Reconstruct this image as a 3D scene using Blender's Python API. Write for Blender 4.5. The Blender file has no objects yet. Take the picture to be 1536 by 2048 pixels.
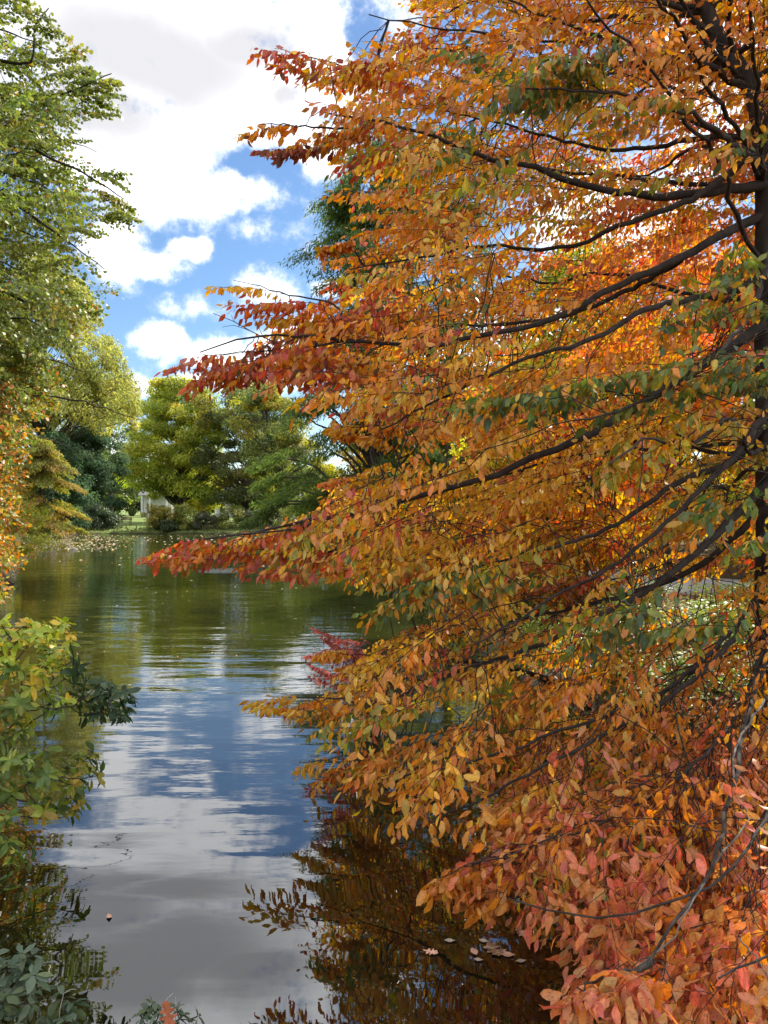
import bpy, math, random
import numpy as np
C = bpy.context.scene.collection
SC = bpy.context.scene
rnd = random.Random(7)
RNG = np.random.default_rng(11)
R = math.radians

# ------------------------------------------------------------------ camera
F = 1538.0; HZ = 1015.0; CZ = 2.5
cam_d = bpy.data.cameras.new('camera'); cam = bpy.data.objects.new('camera', cam_d); C.objects.link(cam)
cam.location = (0, 0, CZ)
cam.rotation_euler = (R(90) - math.atan(9.0/F), 0, 0)
cam_d.sensor_fit = 'HORIZONTAL'; cam_d.sensor_width = 36.0; cam_d.lens = 36.0*F/1536.0
cam_d.clip_start = 0.05; cam_d.clip_end = 3000
SC.camera = cam

# ------------------------------------------------------------------ world
SUN_AZ, SUN_EL = R(38), R(42)          # azimuth measured from +Y towards +X
W = bpy.data.worlds.new('World'); SC.world = W; W.use_nodes = True
nt = W.node_tree; nt.nodes.clear()
def N(t, **k):
    n = nt.nodes.new(t)
    for a, b in k.items(): setattr(n, a, b)
    return n
def lk(a, b): nt.links.new(a, b)
def mth(op, a, b=None, c=None, clamp=False):
    n = N('ShaderNodeMath', operation=op); n.use_clamp = clamp
    for i, v in enumerate((a, b, c)):
        if v is None: continue
        if isinstance(v, (int, float)): n.inputs[i].default_value = v
        else: lk(v, n.inputs[i])
    return n.outputs[0]
def vmt(op, a, b=None):
    n = N('ShaderNodeVectorMath', operation=op)
    for i, v in enumerate((a, b)):
        if v is None: continue
        if isinstance(v, tuple): n.inputs[i].default_value = v
        else: lk(v, n.inputs[i])
    return n
sky = N('ShaderNodeTexSky', sky_type='NISHITA'); sky.sun_disc = False
sky.sun_elevation = SUN_EL; sky.sun_rotation = SUN_AZ
sky.air_density = 1.0; sky.dust_density = 0.3; sky.ozone_density = 3.0
tc = N('ShaderNodeTexCoord'); gen = tc.outputs['Generated']
sep = N('ShaderNodeSeparateXYZ'); lk(gen, sep.inputs[0])
az = mth('ARCTAN2', sep.outputs[0], sep.outputs[1]); el = mth('ARCSINE', sep.outputs[2])
cmb = N('ShaderNodeCombineXYZ'); lk(az, cmb.inputs[0]); lk(el, cmb.inputs[1])
nz = N('ShaderNodeTexNoise'); nz.inputs['Scale'].default_value = 7.0; nz.inputs['Detail'].default_value = 5.0; nz.inputs['Roughness'].default_value = .55
lk(gen, nz.inputs['Vector'])
nsub = vmt('SUBTRACT', nz.outputs['Color'], (.5, .5, .5)).outputs[0]
nsc = N('ShaderNodeVectorMath', operation='SCALE'); lk(nsub, nsc.inputs[0]); nsc.inputs['Scale'].default_value = .10
Pw = vmt('ADD', cmb.outputs[0], nsc.outputs[0]).outputs[0]
Pw = vmt('MULTIPLY', Pw, (1, 1, 0)).outputs[0]
def azel(px, py):
    dx = px - 768; return math.atan(dx/F), math.atan((HZ-py)/math.hypot(F, dx))
def ell(px, py, rx, ry, amp=1.0):
    a, e = azel(px, py)
    d = vmt('SUBTRACT', Pw, (a, e, 0)).outputs[0]
    d = vmt('MULTIPLY', d, (F/rx, F/ry, 0)).outputs[0]
    l = vmt('LENGTH', d).outputs['Value']
    return mth('MULTIPLY', mth('SUBTRACT', 1.0, l), amp)
cl = [(330, 60, 560, 290), (300, 310, 250, 130), (440, 385, 120, 62), (640, 300, 120, 60), (660, 120, 240, 160),
      (235, 500, 70, 100), (300, 545, 75, 40), (375, 505, 50, 36), (320, 690, 80, 42), (440, 700, 150, 36), (600, 690, 150, 40),
      (530, 590, 75, 44, .6), (700, 590, 90, 30), (148, 806, 40, 20, .6), (200, 868, 60, 24), (120, 880, 40, 20), (400, 760, 200, 22),
      (1230, 430, 230, 120), (1000, 700, 260, 90), (1450, 150, 160, 200), (1250, 780, 300, 90), (380, 618, 80, 22, .35), (490, 480, 50, 24, .3), (560, 400, 90, 30, .25), (620, 500, 60, 30, .2)]
f = None
for c in cl:
    e = ell(*c); f = e if f is None else mth('MAXIMUM', f, e)
hole = ell(485, 335, 110, 42)
hole2 = ell(735, 85, 70, 90)
f = mth('SUBTRACT', f, mth('MULTIPLY', mth('MAXIMUM', mth('MAXIMUM', hole, hole2), 0.0), .85))
n2 = N('ShaderNodeTexNoise'); n2.inputs['Scale'].default_value = 2.2; n2.inputs['Detail'].default_value = 6; lk(gen, n2.inputs['Vector'])
gfield = mth('MULTIPLY', mth('SUBTRACT', n2.outputs['Fac'], .42), 3.0)
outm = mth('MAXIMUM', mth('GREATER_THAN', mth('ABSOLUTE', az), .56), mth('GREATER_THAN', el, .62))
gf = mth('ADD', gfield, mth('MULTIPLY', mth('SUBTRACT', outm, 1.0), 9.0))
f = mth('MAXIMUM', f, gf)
n3 = N('ShaderNodeTexNoise'); n3.inputs['Scale'].default_value = 22; n3.inputs['Detail'].default_value = 9; n3.inputs['Roughness'].default_value = .66; lk(gen, n3.inputs['Vector'])
f = mth('ADD', f, mth('MULTIPLY', mth('SUBTRACT', n3.outputs['Fac'], .5), 1.7))
mr = N('ShaderNodeMapRange', interpolation_type='SMOOTHSTEP'); lk(f, mr.inputs[0]); mr.inputs[1].default_value = -.12; mr.inputs[2].default_value = .62
# shaded grey bellies of the big cloud
g = None
for c in [(300, 120, 300, 90), (500, 90, 160, 60), (180, 230, 160, 60), (560, 215, 60, 30)]:
    e = ell(*c); g = e if g is None else mth('MAXIMUM', g, e)
g = mth('ADD', g, mth('MULTIPLY', mth('SUBTRACT', n2.outputs['Fac'], .5), 1.3))
mg = N('ShaderNodeMapRange', interpolation_type='SMOOTHSTEP'); lk(g, mg.inputs[0]); mg.inputs[1].default_value = -.35; mg.inputs[2].default_value = .85
cc = N('ShaderNodeMix', data_type='RGBA'); lk(mg.outputs[0], cc.inputs[0])
cc.inputs[6].default_value = (1.15, 1.15, 1.17, 1); cc.inputs[7].default_value = (.52, .52, .545, 1)
bg1 = N('ShaderNodeBackground'); bg1.inputs[1].default_value = .084
hs = N('ShaderNodeHueSaturation'); hs.inputs['Saturation'].default_value = 1.12; lk(sky.outputs[0], hs.inputs['Color']); lk(hs.outputs[0], bg1.inputs[0])
bg2 = N('ShaderNodeBackground'); lk(cc.outputs[2], bg2.inputs[0]); lk(mth('MULTIPLY_ADD', outm, .95, .88), bg2.inputs[1])  # clouds outside the view brightened, added as fill light for the leaves
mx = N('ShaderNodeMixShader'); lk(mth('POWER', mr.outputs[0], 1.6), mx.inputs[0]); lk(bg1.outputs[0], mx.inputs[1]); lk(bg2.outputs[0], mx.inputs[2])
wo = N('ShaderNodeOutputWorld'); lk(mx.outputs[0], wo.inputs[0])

# ------------------------------------------------------------------ sun, exposure
sl = bpy.data.lights.new('sun', 'SUN'); sl.energy = 5.0; sl.angle = R(.5); sl.color = (1, .93, .82)
so = bpy.data.objects.new('sun', sl); C.objects.link(so)
from mathutils import Vector
sd = Vector((math.sin(SUN_AZ)*math.cos(SUN_EL), math.cos(SUN_AZ)*math.cos(SUN_EL), math.sin(SUN_EL)))
so.rotation_euler = sd.to_track_quat('Z', 'Y').to_euler(); so.location = (20, 20, 40)
vs = SC.view_settings; vs.view_transform = 'Standard'; vs.look = 'None'; vs.gamma = 1.0; vs.exposure = 0.92
SC.render.engine = 'CYCLES'
cy = SC.cycles
cy.max_bounces = 8; cy.diffuse_bounces = 3; cy.glossy_bounces = 3; cy.transmission_bounces = 5; cy.transparent_max_bounces = 8
cy.use_denoising = True; cy.denoiser = 'OPENIMAGEDENOISE'; cy.denoising_input_passes = 'RGB_ALBEDO_NORMAL'; cy.denoising_prefilter = 'ACCURATE'
cy.sample_clamp_indirect = 6.0
cy.caustics_reflective = False; cy.caustics_refractive = False
W.cycles.sampling_method = 'MANUAL'; W.cycles.sample_map_resolution = 512

# ------------------------------------------------------------------ helpers
def at(px, py, D):
    return np.array([(px-768)/F*D, D, CZ-(py-HZ)/F*D])
def tag(o, label=None, cat=None, group=None, kind=None):
    if label: o['label'] = label
    if cat: o['category'] = cat
    if group: o['group'] = group
    if kind: o['kind'] = kind
    return o
def empty(name, loc=(0, 0, 0)):
    o = bpy.data.objects.new(name, None); C.objects.link(o); o.location = loc; o.empty_display_size = .3
    return o
def mesh_obj(name, V, faces_flat, counts, mat, parent=None, col=None, smooth=True, mats=None, midx=None, luv=None):
    V = np.asarray(V, dtype=np.float64).copy()
    if parent is not None: V -= np.array(parent.location)
    me = bpy.data.meshes.new(name)
    me.vertices.add(len(V)); me.vertices.foreach_set('co', V.astype(np.float32).ravel())
    ff = np.asarray(faces_flat, dtype=np.int32).ravel(); cn = np.asarray(counts, dtype=np.int32)
    me.loops.add(len(ff)); me.loops.foreach_set('vertex_index', ff)
    me.polygons.add(len(cn))
    st = np.concatenate([[0], np.cumsum(cn)[:-1]]).astype(np.int32)
    me.polygons.foreach_set('loop_start', st)
    me.polygons.foreach_set('use_smooth', np.full(len(cn), smooth, dtype=bool))
    if col is not None:
        a = me.color_attributes.new('Col', 'FLOAT_COLOR', 'POINT')
        c4 = np.ones((len(V), 4), dtype=np.float32); c4[:, :3] = col
        a.data.foreach_set('color', c4.ravel())
    if luv is not None:
        a = me.attributes.new('LeafUV', 'FLOAT_VECTOR', 'POINT'); a.data.foreach_set('vector', np.asarray(luv, dtype=np.float32).ravel())
    me.update(calc_edges=True); me.validate()
    for m in (mats or [mat]): me.materials.append(m)
    if midx is not None: me.polygons.foreach_set('material_index', np.asarray(midx, dtype=np.int32))
    o = bpy.data.objects.new(name, me); C.objects.link(o)
    if parent is not None: o.parent = parent
    return o
def nrmz(a):
    return a/np.maximum(np.linalg.norm(a, axis=-1, keepdims=True), 1e-9)

# leaf templates: (u across, v along, w out of plane), faces
def tpl_rows(rows, fold=.25, curl=.35, wav=0.0):
    V = [(0, 0, 0)]; ms = []; ls = []; rs = []
    for i, (v, u) in enumerate(rows):
        w = -curl*v*v
        ms.append(len(V)); V.append((0, v, w - fold*u*.5))
        ls.append(len(V)); V.append((-u, v+.01, w + wav*(1 if i % 2 else -1)))
        rs.append(len(V)); V.append((u*.97, v-.01, w - wav*(1 if i % 2 else -1)))
    tip = len(V); V.append((0, 1, -curl))
    Fc = [(0, ms[0], ls[0]), (0, rs[0], ms[0])]
    for i in range(len(rows)-1):
        Fc += [(ms[i], ms[i+1], ls[i+1], ls[i]), (ms[i], rs[i], rs[i+1], ms[i+1])]
    Fc += [(ms[-1], tip, ls[-1]), (ms[-1], rs[-1], tip)]
    return np.array(V, float), Fc
T_HI = tpl_rows([(.14, .14), (.34, .25), (.56, .29), (.76, .22), (.9, .1)], .35, .35, .012)
T_MID = tpl_rows([(.3, .25), (.68, .23)], .3, .3)
T_LO = (np.array([(0, 0, 0), (-.3, .45, .06), (0, 1, -.18), (.3, .45, .06)], float), [(0, 3, 2, 1)])
T_FAN = (np.array([(0, 0, 0), (-.45, .35, .05), (-.28, .9, -.1), (.3, 1, -.12), (.5, .4, .06)], float), [(0, 4, 3, 2, 1)])
T_NEED = (np.array([(0, 0, 0), (-.09, .5, .02), (0, 1, -.1), (.09, .5, .02)], float), [(0, 3, 2, 1)])

def leaves_mesh(name, P, D, Nn, S, col, tpl, mat, parent, wid=1.0, curlj=.6, rng=RNG, near=None):
    if near is not None:      # two levels of detail in one mesh
        a = leaf_geo(P[near], D[near], Nn[near], S[near], col[near], T_HI, wid, curlj, rng); b = leaf_geo(P[~near], D[~near], Nn[~near], S[~near], col[~near], tpl, wid, curlj, rng)
        return mesh_obj(name, np.concatenate([a[0], b[0]]), np.concatenate([a[1], b[1]+len(a[0])]), np.concatenate([a[2], b[2]]), mat, parent, np.concatenate([a[3], b[3]]), luv=np.concatenate([a[4], b[4]]))
    V, fl, cn, vc, lu = leaf_geo(P, D, Nn, S, col, tpl, wid, curlj, rng)
    return mesh_obj(name, V, fl, cn, mat, parent, vc, luv=lu if len(tpl[0]) > 6 else None)
def leaf_geo(P, D, Nn, S, col, tpl, wid, curlj, rng):
    TV, TF = tpl
    n = len(P); D = nrmz(D); Sd = nrmz(np.cross(D, Nn)); Nn = np.cross(Sd, D)
    S = np.broadcast_to(np.asarray(S, float), (n,))
    wv = (1 + rng.uniform(-.18, .18, n))*wid
    cj = 1 + rng.uniform(-curlj, curlj*1.5, n)
    V = (P[:, None, :] + (S*wv)[:, None, None]*TV[None, :, 0:1]*Sd[:, None, :]
         + S[:, None, None]*TV[None, :, 1:2]*D[:, None, :]
         + (S*cj)[:, None, None]*TV[None, :, 2:3]*Nn[:, None, :])
    nv = len(TV)
    if nv > 6: V = V + S[:, None, None]*rng.normal(0, .022, (n, nv, 3)) + (S*rng.normal(0, .16, n))[:, None, None]*(TV[None, :, 1:2]**2)*Sd[:, None, :] + (S*rng.normal(0, .22, n))[:, None, None]*TV[None, :, 0:1]*(TV[None, :, 1:2])*Nn[:, None, :]*2
    ff = np.concatenate([np.array(f) for f in TF]); cn = np.array([len(f) for f in TF])
    flat = (ff[None, :] + (np.arange(n)*nv)[:, None]).ravel()
    counts = np.tile(cn, n)
    vc = np.repeat(col[:, None, :], nv, axis=1)
    if nv > 6:
        tipmix = rng.uniform(-.12, .22, n)[:, None]*(TV[None, :, 1])
        vc = vc*(1 - tipmix[..., None]*np.array([.3, 1.0, .6]))
    lu = np.tile(np.stack([TV[:, 0], TV[:, 1], 0*TV[:, 0]], 1), (n, 1)); lu[:, 2] = np.repeat(rng.uniform(0, 1, n), nv)
    return V.reshape(-1, 3), flat, counts, np.clip(vc, 0.002, 1).reshape(-1, 3), lu

class Tubes:
    def __init__(s): s.V = []; s.F = []; s.n = 0
    def add(s, P, Rr, sides=5):
        """P (M,K,3), Rr (M,K)"""
        P = np.asarray(P, float); Rr = np.asarray(Rr, float)
        if P.ndim == 2: P = P[None]; Rr = Rr[None]
        M, K, _ = P.shape
        if M == 0: return
        T = nrmz(np.gradient(P, axis=1))
        ref = np.where(np.abs(T[:, :1, 2:3]) > .9, np.array([1., 0, 0]), np.array([0, 0, 1.]))
        A = nrmz(np.cross(T, ref)); B = np.cross(T, A)
        th = np.arange(sides)/sides*2*np.pi
        ring = A[:, :, None, :]*np.cos(th)[None, None, :, None] + B[:, :, None, :]*np.sin(th)[None, None, :, None]
        V = P[:, :, None, :] + ring*Rr[:, :, None, None]
        idx = (np.arange(M*K*sides).reshape(M, K, sides)) + s.n
        a = idx[:, :-1, :]; b = idx[:, 1:, :]
        Fq = np.stack([a, np.roll(a, -1, 2), np.roll(b, -1, 2), b], -1).reshape(-1, 4)
        s.V.append(V.reshape(-1, 3)); s.F.append(Fq); s.n += M*K*sides
    def build(s, name, mat, parent=None):
        V = np.concatenate(s.V); Fq = np.concatenate(s.F)
        return mesh_obj(name, V, Fq.ravel(), np.full(len(Fq), 4), mat, parent)

def smooth_path(pts, n=24, jit=0.0, rng=RNG):
    pts = np.asarray(pts, float)
    d = np.concatenate([[0], np.cumsum(np.linalg.norm(np.diff(pts, axis=0), axis=1))])
    t = np.linspace(0, d[-1], n)
    P = np.concatenate([[2*pts[0]-pts[1]], pts, [2*pts[-1]-pts[-2]]])
    out = []
    for x in t:
        i = min(max(np.searchsorted(d, x, 'right')-1, 0), len(pts)-2)
        u = (x-d[i])/max(d[i+1]-d[i], 1e-9)
        p0, p1, p2, p3 = P[i], P[i+1], P[i+2], P[i+3]
        out.append(.5*((2*p1)+(-p0+p2)*u+(2*p0-5*p1+4*p2-p3)*u*u+(-p0+3*p1-3*p2+p3)*u**3))
    out = np.array(out)
    if jit: out[1:-1] += rng.normal(0, jit, (n-2, 3))
    return out

# ------------------------------------------------------------------ materials
def newmat(name):
    m = bpy.data.materials.new(name); m.use_nodes = True; m.node_tree.nodes.clear(); return m
def leafmat(name, trans=.4, rough=.42, spec=.35, nscale=45, boost=1.0, spots=0.0, veins=False):
    m = newmat(name); t = m.node_tree; n = t.nodes; L = t.links.new
    a = n.new('ShaderNodeVertexColor'); a.layer_name = 'Col'
    tcn = n.new('ShaderNodeTexCoord'); no = n.new('ShaderNodeTexNoise'); no.inputs['Scale'].default_value = nscale; no.inputs['Detail'].default_value = 3
    L(tcn.outputs['Object'], no.inputs['Vector'])
    mr = n.new('ShaderNodeMapRange'); L(no.outputs['Fac'], mr.inputs[0]); mr.inputs[1].default_value = .3; mr.inputs[2].default_value = .7; mr.inputs[3].default_value = .78; mr.inputs[4].default_value = 1.18
    vm = n.new('ShaderNodeVectorMath'); vm.operation = 'SCALE'; L(a.outputs['Color'], vm.inputs[0]); L(mr.outputs[0], vm.inputs['Scale'])
    colout = vm.outputs[0]
    if spots:
        n2_ = n.new('ShaderNodeTexNoise'); n2_.inputs['Scale'].default_value = 170; n2_.inputs['Detail'].default_value = 1; L(tcn.outputs['Object'], n2_.inputs['Vector'])
        m2 = n.new('ShaderNodeMapRange'); L(n2_.outputs['Fac'], m2.inputs[0]); m2.inputs[1].default_value = .62; m2.inputs[2].default_value = .68; m2.inputs[3].default_value = 0; m2.inputs[4].default_value = spots
        mxc = n.new('ShaderNodeMix'); mxc.data_type = 'RGBA'; L(m2.outputs[0], mxc.inputs[0]); L(colout, mxc.inputs[6]); mxc.inputs[7].default_value = (.09, .035, .02, 1)
        colout = mxc.outputs[2]
    if veins:
        au = n.new('ShaderNodeAttribute'); au.attribute_name = 'LeafUV'; su = n.new('ShaderNodeSeparateXYZ'); L(au.outputs['Vector'], su.inputs[0])
        def q(op, a_, b_=None, c_=None):
            z = n.new('ShaderNodeMath'); z.operation = op
            for i_, v_ in enumerate((a_, b_, c_)):
                if v_ is None: continue
                if isinstance(v_, (int, float)): z.inputs[i_].default_value = v_
                else: L(v_, z.inputs[i_])
            return z.outputs[0]
        ab = q('ABSOLUTE', su.outputs[0]); mid = q('LESS_THAN', ab, .012)
        sv = q('GREATER_THAN', q('SINE', q('MULTIPLY', q('SUBTRACT', su.outputs[1], q('MULTIPLY', ab, .9)), 48.0)), .86)
        vn = q('MAXIMUM', mid, q('MULTIPLY', sv, .5))
        mv = n.new('ShaderNodeMix'); mv.data_type = 'RGBA'; L(q('MULTIPLY', vn, .7), mv.inputs[0]); L(colout, mv.inputs[6])
        lt = n.new('ShaderNodeVectorMath'); lt.operation = 'MULTIPLY_ADD'; L(colout, lt.inputs[0]); lt.inputs[1].default_value = (.9, 1.1, 1.1); lt.inputs[2].default_value = (.10, .09, .03); L(lt.outputs[0], mv.inputs[7])
        # browned margins on some leaves
        ed = n.new('ShaderNodeMapRange'); L(q('ADD', q('ADD', ab, q('MULTIPLY', no.outputs['Fac'], .16)), q('MULTIPLY', su.outputs[2], .12)), ed.inputs[0]); ed.inputs[1].default_value = .33; ed.inputs[2].default_value = .42; ed.inputs[3].default_value = 0; ed.inputs[4].default_value = .6
        me_ = n.new('ShaderNodeMix'); me_.data_type = 'RGBA'; L(ed.outputs[0], me_.inputs[0]); L(mv.outputs[2], me_.inputs[6]); me_.inputs[7].default_value = (.24, .09, .03, 1)
        colout = me_.outputs[2]
    p = n.new('ShaderNodeBsdfPrincipled'); L(colout, p.inputs['Base Color']); p.inputs['Roughness'].default_value = rough
    p.inputs['Specular IOR Level'].default_value = spec
    tr = n.new('ShaderNodeBsdfTranslucent')
    hs_ = n.new('ShaderNodeHueSaturation'); hs_.inputs['Saturation'].default_value = 1.1; hs_.inputs['Value'].default_value = 1.25*boost; L(colout, hs_.inputs['Color']); L(hs_.outputs[0], tr.inputs['Color'])
    mx_ = n.new('ShaderNodeMixShader'); mx_.inputs[0].default_value = trans; L(p.outputs[0], mx_.inputs[1]); L(tr.outputs[0], mx_.inputs[2])
    o = n.new('ShaderNodeOutputMaterial'); L(mx_.outputs[0], o.inputs[0]); return m
def noisemat(name, c1, c2, scale=8, rough=.85, detail=6, stretch=(1, 1, 1), bump=0.0, bscale=None, c3=None, spec=.3):
    m = newmat(name); t = m.node_tree; n = t.nodes; L = t.links.new
    tcn = n.new('ShaderNodeTexCoord'); mp = n.new('ShaderNodeMapping'); mp.inputs['Scale'].default_value = stretch; L(tcn.outputs['Object'], mp.inputs[0])
    no = n.new('ShaderNodeTexNoise'); no.inputs['Scale'].default_value = scale; no.inputs['Detail'].default_value = detail; no.inputs['Roughness'].default_value = .6; L(mp.outputs[0], no.inputs['Vector'])
    cr = n.new('ShaderNodeValToRGB'); cr.color_ramp.elements[0].position = .33; cr.color_ramp.elements[1].position = .67
    cr.color_ramp.elements[0].color = (*c1, 1); cr.color_ramp.elements[1].color = (*c2, 1)
    if c3:
        e = cr.color_ramp.elements.new(.6); e.color = (*c3, 1)
    L(no.outputs['Fac'], cr.inputs[0])
    p = n.new('ShaderNodeBsdfPrincipled'); L(cr.outputs[0], p.inputs['Base Color']); p.inputs['Roughness'].default_value = rough; p.inputs['Specular IOR Level'].default_value = spec
    if bump:
        b = n.new('ShaderNodeBump'); b.inputs['Distance'].default_value = bump; L(no.outputs['Fac'], b.inputs['Height']); L(b.outputs[0], p.inputs['Normal'])
    o = n.new('ShaderNodeOutputMaterial'); L(p.outputs[0], o.inputs[0]); return m
M_LEAF = leafmat('autumn_leaf', .50, .40, .5, 40, 1.0, .6, True)
M_LEAF2 = leafmat('green_leaf', .38, .45, .35, 30)
M_FAR = leafmat('distant_leaf', .54, .6, .2, 1.5, 1.25)
M_DRY = leafmat('dry_leaf', .12, .7, .2, 60)
M_BARK = noisemat('dark_bark', (.012, .009, .007), (.038, .028, .022), 14, .9, 8, (1, 1, .35), .01)
M_BARKG = noisemat('grey_bark', (.05, .042, .034), (.14, .125, .105), 25, .9, 8, (1, 1, .4), .004)
M_BARKF = noisemat('distant_bark', (.03, .024, .018), (.07, .055, .042), 3, .9, 4, (1, 1, .3))
M_WHITE = noisemat('white_render', (.42, .42, .41), (.52, .52, .50), 1.2, .7)  # white darkened for the shade around the far houses
M_DARK = noisemat('dark_paint', (.015, .017, .02), (.03, .032, .035), 3, .4)
M_ROOF = noisemat('slate', (.08, .08, .085), (.14, .14, .15), 4, .8)
M_WOOD = noisemat('weathered_wood', (.10, .065, .04), (.19, .13, .085), 12, .8)
M_PATH = noisemat('pale_gravel', (.13, .12, .11), (.23, .215, .195), 30, .95, 8, bump=.004)
M_DEAD = noisemat('bleached_wood', (.28, .25, .20), (.5, .46, .4), 9, .8)

def palette(cols, n, rng=RNG, jit=.14, w=None):
    cols = np.array(cols, float); i = rng.choice(len(cols), n, p=(None if w is None else np.array(w)/sum(w)))
    c = cols[i]
    return c*(1+rng.normal(0, jit, (n, 1)))*(1+rng.normal(0, jit*.35, (n, 3)))

# ------------------------------------------------------------------ terrain, pond
SHORE = np.array([(-2.3, 2.9), (-1.2, 2.3), (0, 2.1), (1.4, 2.1), (2.6, 2.4), (2.9, 3.6), (2.8, 5.2), (2.6, 7), (2.3, 10), (1.7, 14), (1.0, 18.5), (1.6, 20.5), (1.5, 23),
    (.8, 28), (-.5, 36), (-3, 46), (-6, 58), (-8.5, 69), (-14, 72), (-20, 73), (-27, 73.5), (-29.5, 66), (-26, 57), (-20.5, 46), (-15.3, 32),
    (-11.0, 22), (-8.3, 15), (-5.2, 9.5), (-3.5, 6.5), (-3.0, 4.5)], float)
def pond_sd(X, Y):
    X = np.asarray(X, float); Y = np.asarray(Y, float)
    d = np.full(X.shape, 1e9); ins = np.zeros(X.shape, bool)
    for i in range(len(SHORE)):
        a = SHORE[i]; b = SHORE[(i+1) % len(SHORE)]; ab = b-a
        t = np.clip(((X-a[0])*ab[0]+(Y-a[1])*ab[1])/(ab@ab), 0, 1)
        d = np.minimum(d, np.hypot(X-a[0]-t*ab[0], Y-a[1]-t*ab[1]))
        cond = ((a[1] > Y) != (b[1] > Y)) & (X < (b[0]-a[0])*(Y-a[1])/((b[1]-a[1]) if b[1] != a[1] else 1e-9)+a[0])
        ins ^= cond
    return np.where(ins, -d, d)
def sst(x, a, b):
    t = np.clip((x-a)/(b-a), 0, 1); return t*t*(3-2*t)
def wob(X, Y):
    return .18*np.sin(X*1.7+Y*.9)+.14*np.sin(Y*2.3-X*1.1)+.1*np.sin(X*4.1+Y*3.3)
def ground_z(X, Y):
    X = np.asarray(X, float); Y = np.asarray(Y, float)
    d = pond_sd(X, Y) + wob(X, Y)*.6
    h = -.9 + .9*sst(d, -1.6, 0) + .28*sst(d, 0, .5) + np.where(Y > 50, .32, .62)*sst(d, .4, 5.0)
    h = h + np.where(d > .6, .03*np.sin(X*2.1+Y*1.3)*np.sin(Y*1.7-X*.6), 0)
    return h
def axis(lo, hi, step, out):
    a = list(np.arange(lo, hi+1e-6, step)); s = step; v = hi
    while v < out: s *= 1.28; v += s; a.append(v)
    s = step; v = lo
    while v > -out: s *= 1.28; v -= s; a.insert(0, v)
    return np.array(a)
gx = axis(-36, 16, .4, 1500); gy = axis(-4, 80, .4, 1500)
GX, GY = np.meshgrid(gx, gy)
GZ = ground_z(GX, GY)
nx, ny = len(gx), len(gy)
V = np.stack([GX.ravel(), GY.ravel(), GZ.ravel()], 1)
ii = np.arange(nx*ny).reshape(ny, nx)
Fq = np.stack([ii[:-1, :-1], ii[:-1, 1:], ii[1:, 1:], ii[1:, :-1]], -1).reshape(-1, 4)
lawn = sst(GY.ravel(), 70, 74)
nzv = (np.sin(GX*.9)*np.sin(GY*1.1+GX*.3)).ravel()*.5+.5
litter = np.array([.085, .050, .028]); green = np.array([.055, .075, .020]); lawnc = np.array([.13, .17, .045])
gc = litter*(1-nzv[:, None]*.55)+green*nzv[:, None]*.55
gc = gc*(1-lawn[:, None])+lawnc*lawn[:, None]
wet = (GZ.ravel() < .08)[:, None]
gc = np.where(wet, np.array([.03, .022, .014]), gc)
mg_ = newmat('ground_soil'); t = mg_.node_tree; n = t.nodes; L = t.links.new
a = n.new('ShaderNodeVertexColor'); a.layer_name = 'Col'
tcn = n.new('ShaderNodeTexCoord'); no = n.new('ShaderNodeTexNoise'); no.inputs['Scale'].default_value = 9; no.inputs['Detail'].default_value = 9; no.inputs['Roughness'].default_value = .7; L(tcn.outputs['Object'], no.inputs['Vector'])
mr_ = n.new('ShaderNodeMapRange'); L(no.outputs['Fac'], mr_.inputs[0]); mr_.inputs[1].default_value = .3; mr_.inputs[2].default_value = .7; mr_.inputs[3].default_value = .4; mr_.inputs[4].default_value = 1.7
vm = n.new('ShaderNodeVectorMath'); vm.operation = 'SCALE'; L(a.outputs[0], vm.inputs[0]); L(mr_.outputs[0], vm.inputs['Scale'])
p = n.new('ShaderNodeBsdfPrincipled'); L(vm.outputs[0], p.inputs['Base Color']); p.inputs['Roughness'].default_value = .95; p.inputs['Specular IOR Level'].default_value = .15
b = n.new('ShaderNodeBump'); b.inputs['Distance'].default_value = .04; L(no.outputs['Fac'], b.inputs['Height']); L(b.outputs[0], p.inputs['Normal'])
o = n.new('ShaderNodeOutputMaterial'); L(p.outputs[0], o.inputs[0])
go = mesh_obj('ground', V, Fq.ravel(), np.full(len(Fq), 4), mg_, None, gc); tag(go, kind='structure')

# water: a flat sheet inside the shore, dark body, mirror with wind ripples
wm = newmat('pond_water'); t = wm.node_tree; n = t.nodes; L = t.links.new
tcn = n.new('ShaderNodeTexCoord')
def wnoise(scale, st, det, rough=.5, rot=0):
    mp = n.new('ShaderNodeMapping'); mp.inputs['Scale'].default_value = st; mp.inputs['Rotation'].default_value = (0, 0, rot); L(tcn.outputs['Object'], mp.inputs[0])
    q = n.new('ShaderNodeTexNoise'); q.inputs['Scale'].default_value = scale; q.inputs['Detail'].default_value = det; q.inputs['Roughness'].default_value = rough; L(mp.outputs[0], q.inputs['Vector']); return q.outputs['Fac']
def M2(op, a, b):
    q = n.new('ShaderNodeMath'); q.operation = op
    for i, v in enumerate((a, b)):
        if isinstance(v, (int, float)): q.inputs[i].default_value = v
        else: L(v, q.inputs[i])
    return q.outputs[0]
swell = wnoise(1.5, (.35, 1, 1), 1, .4, R(6)); ripple = wnoise(5.5, (.30, 1, 1), 2, .5, R(-5)); fine = wnoise(15, (.45, 1, 1), 2, .5, R(8))
patch = wnoise(.13, (.6, 1, 1), 2)
sx = n.new('ShaderNodeSeparateXYZ'); L(tcn.outputs['Object'], sx.inputs[0])
ydist = n.new('ShaderNodeMapRange'); L(sx.outputs[1], ydist.inputs[0]); ydist.inputs[1].default_value = 4.0; ydist.inputs[2].default_value = 13.0; ydist.inputs[3].default_value = .10; ydist.inputs[4].default_value = 1.0
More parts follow.
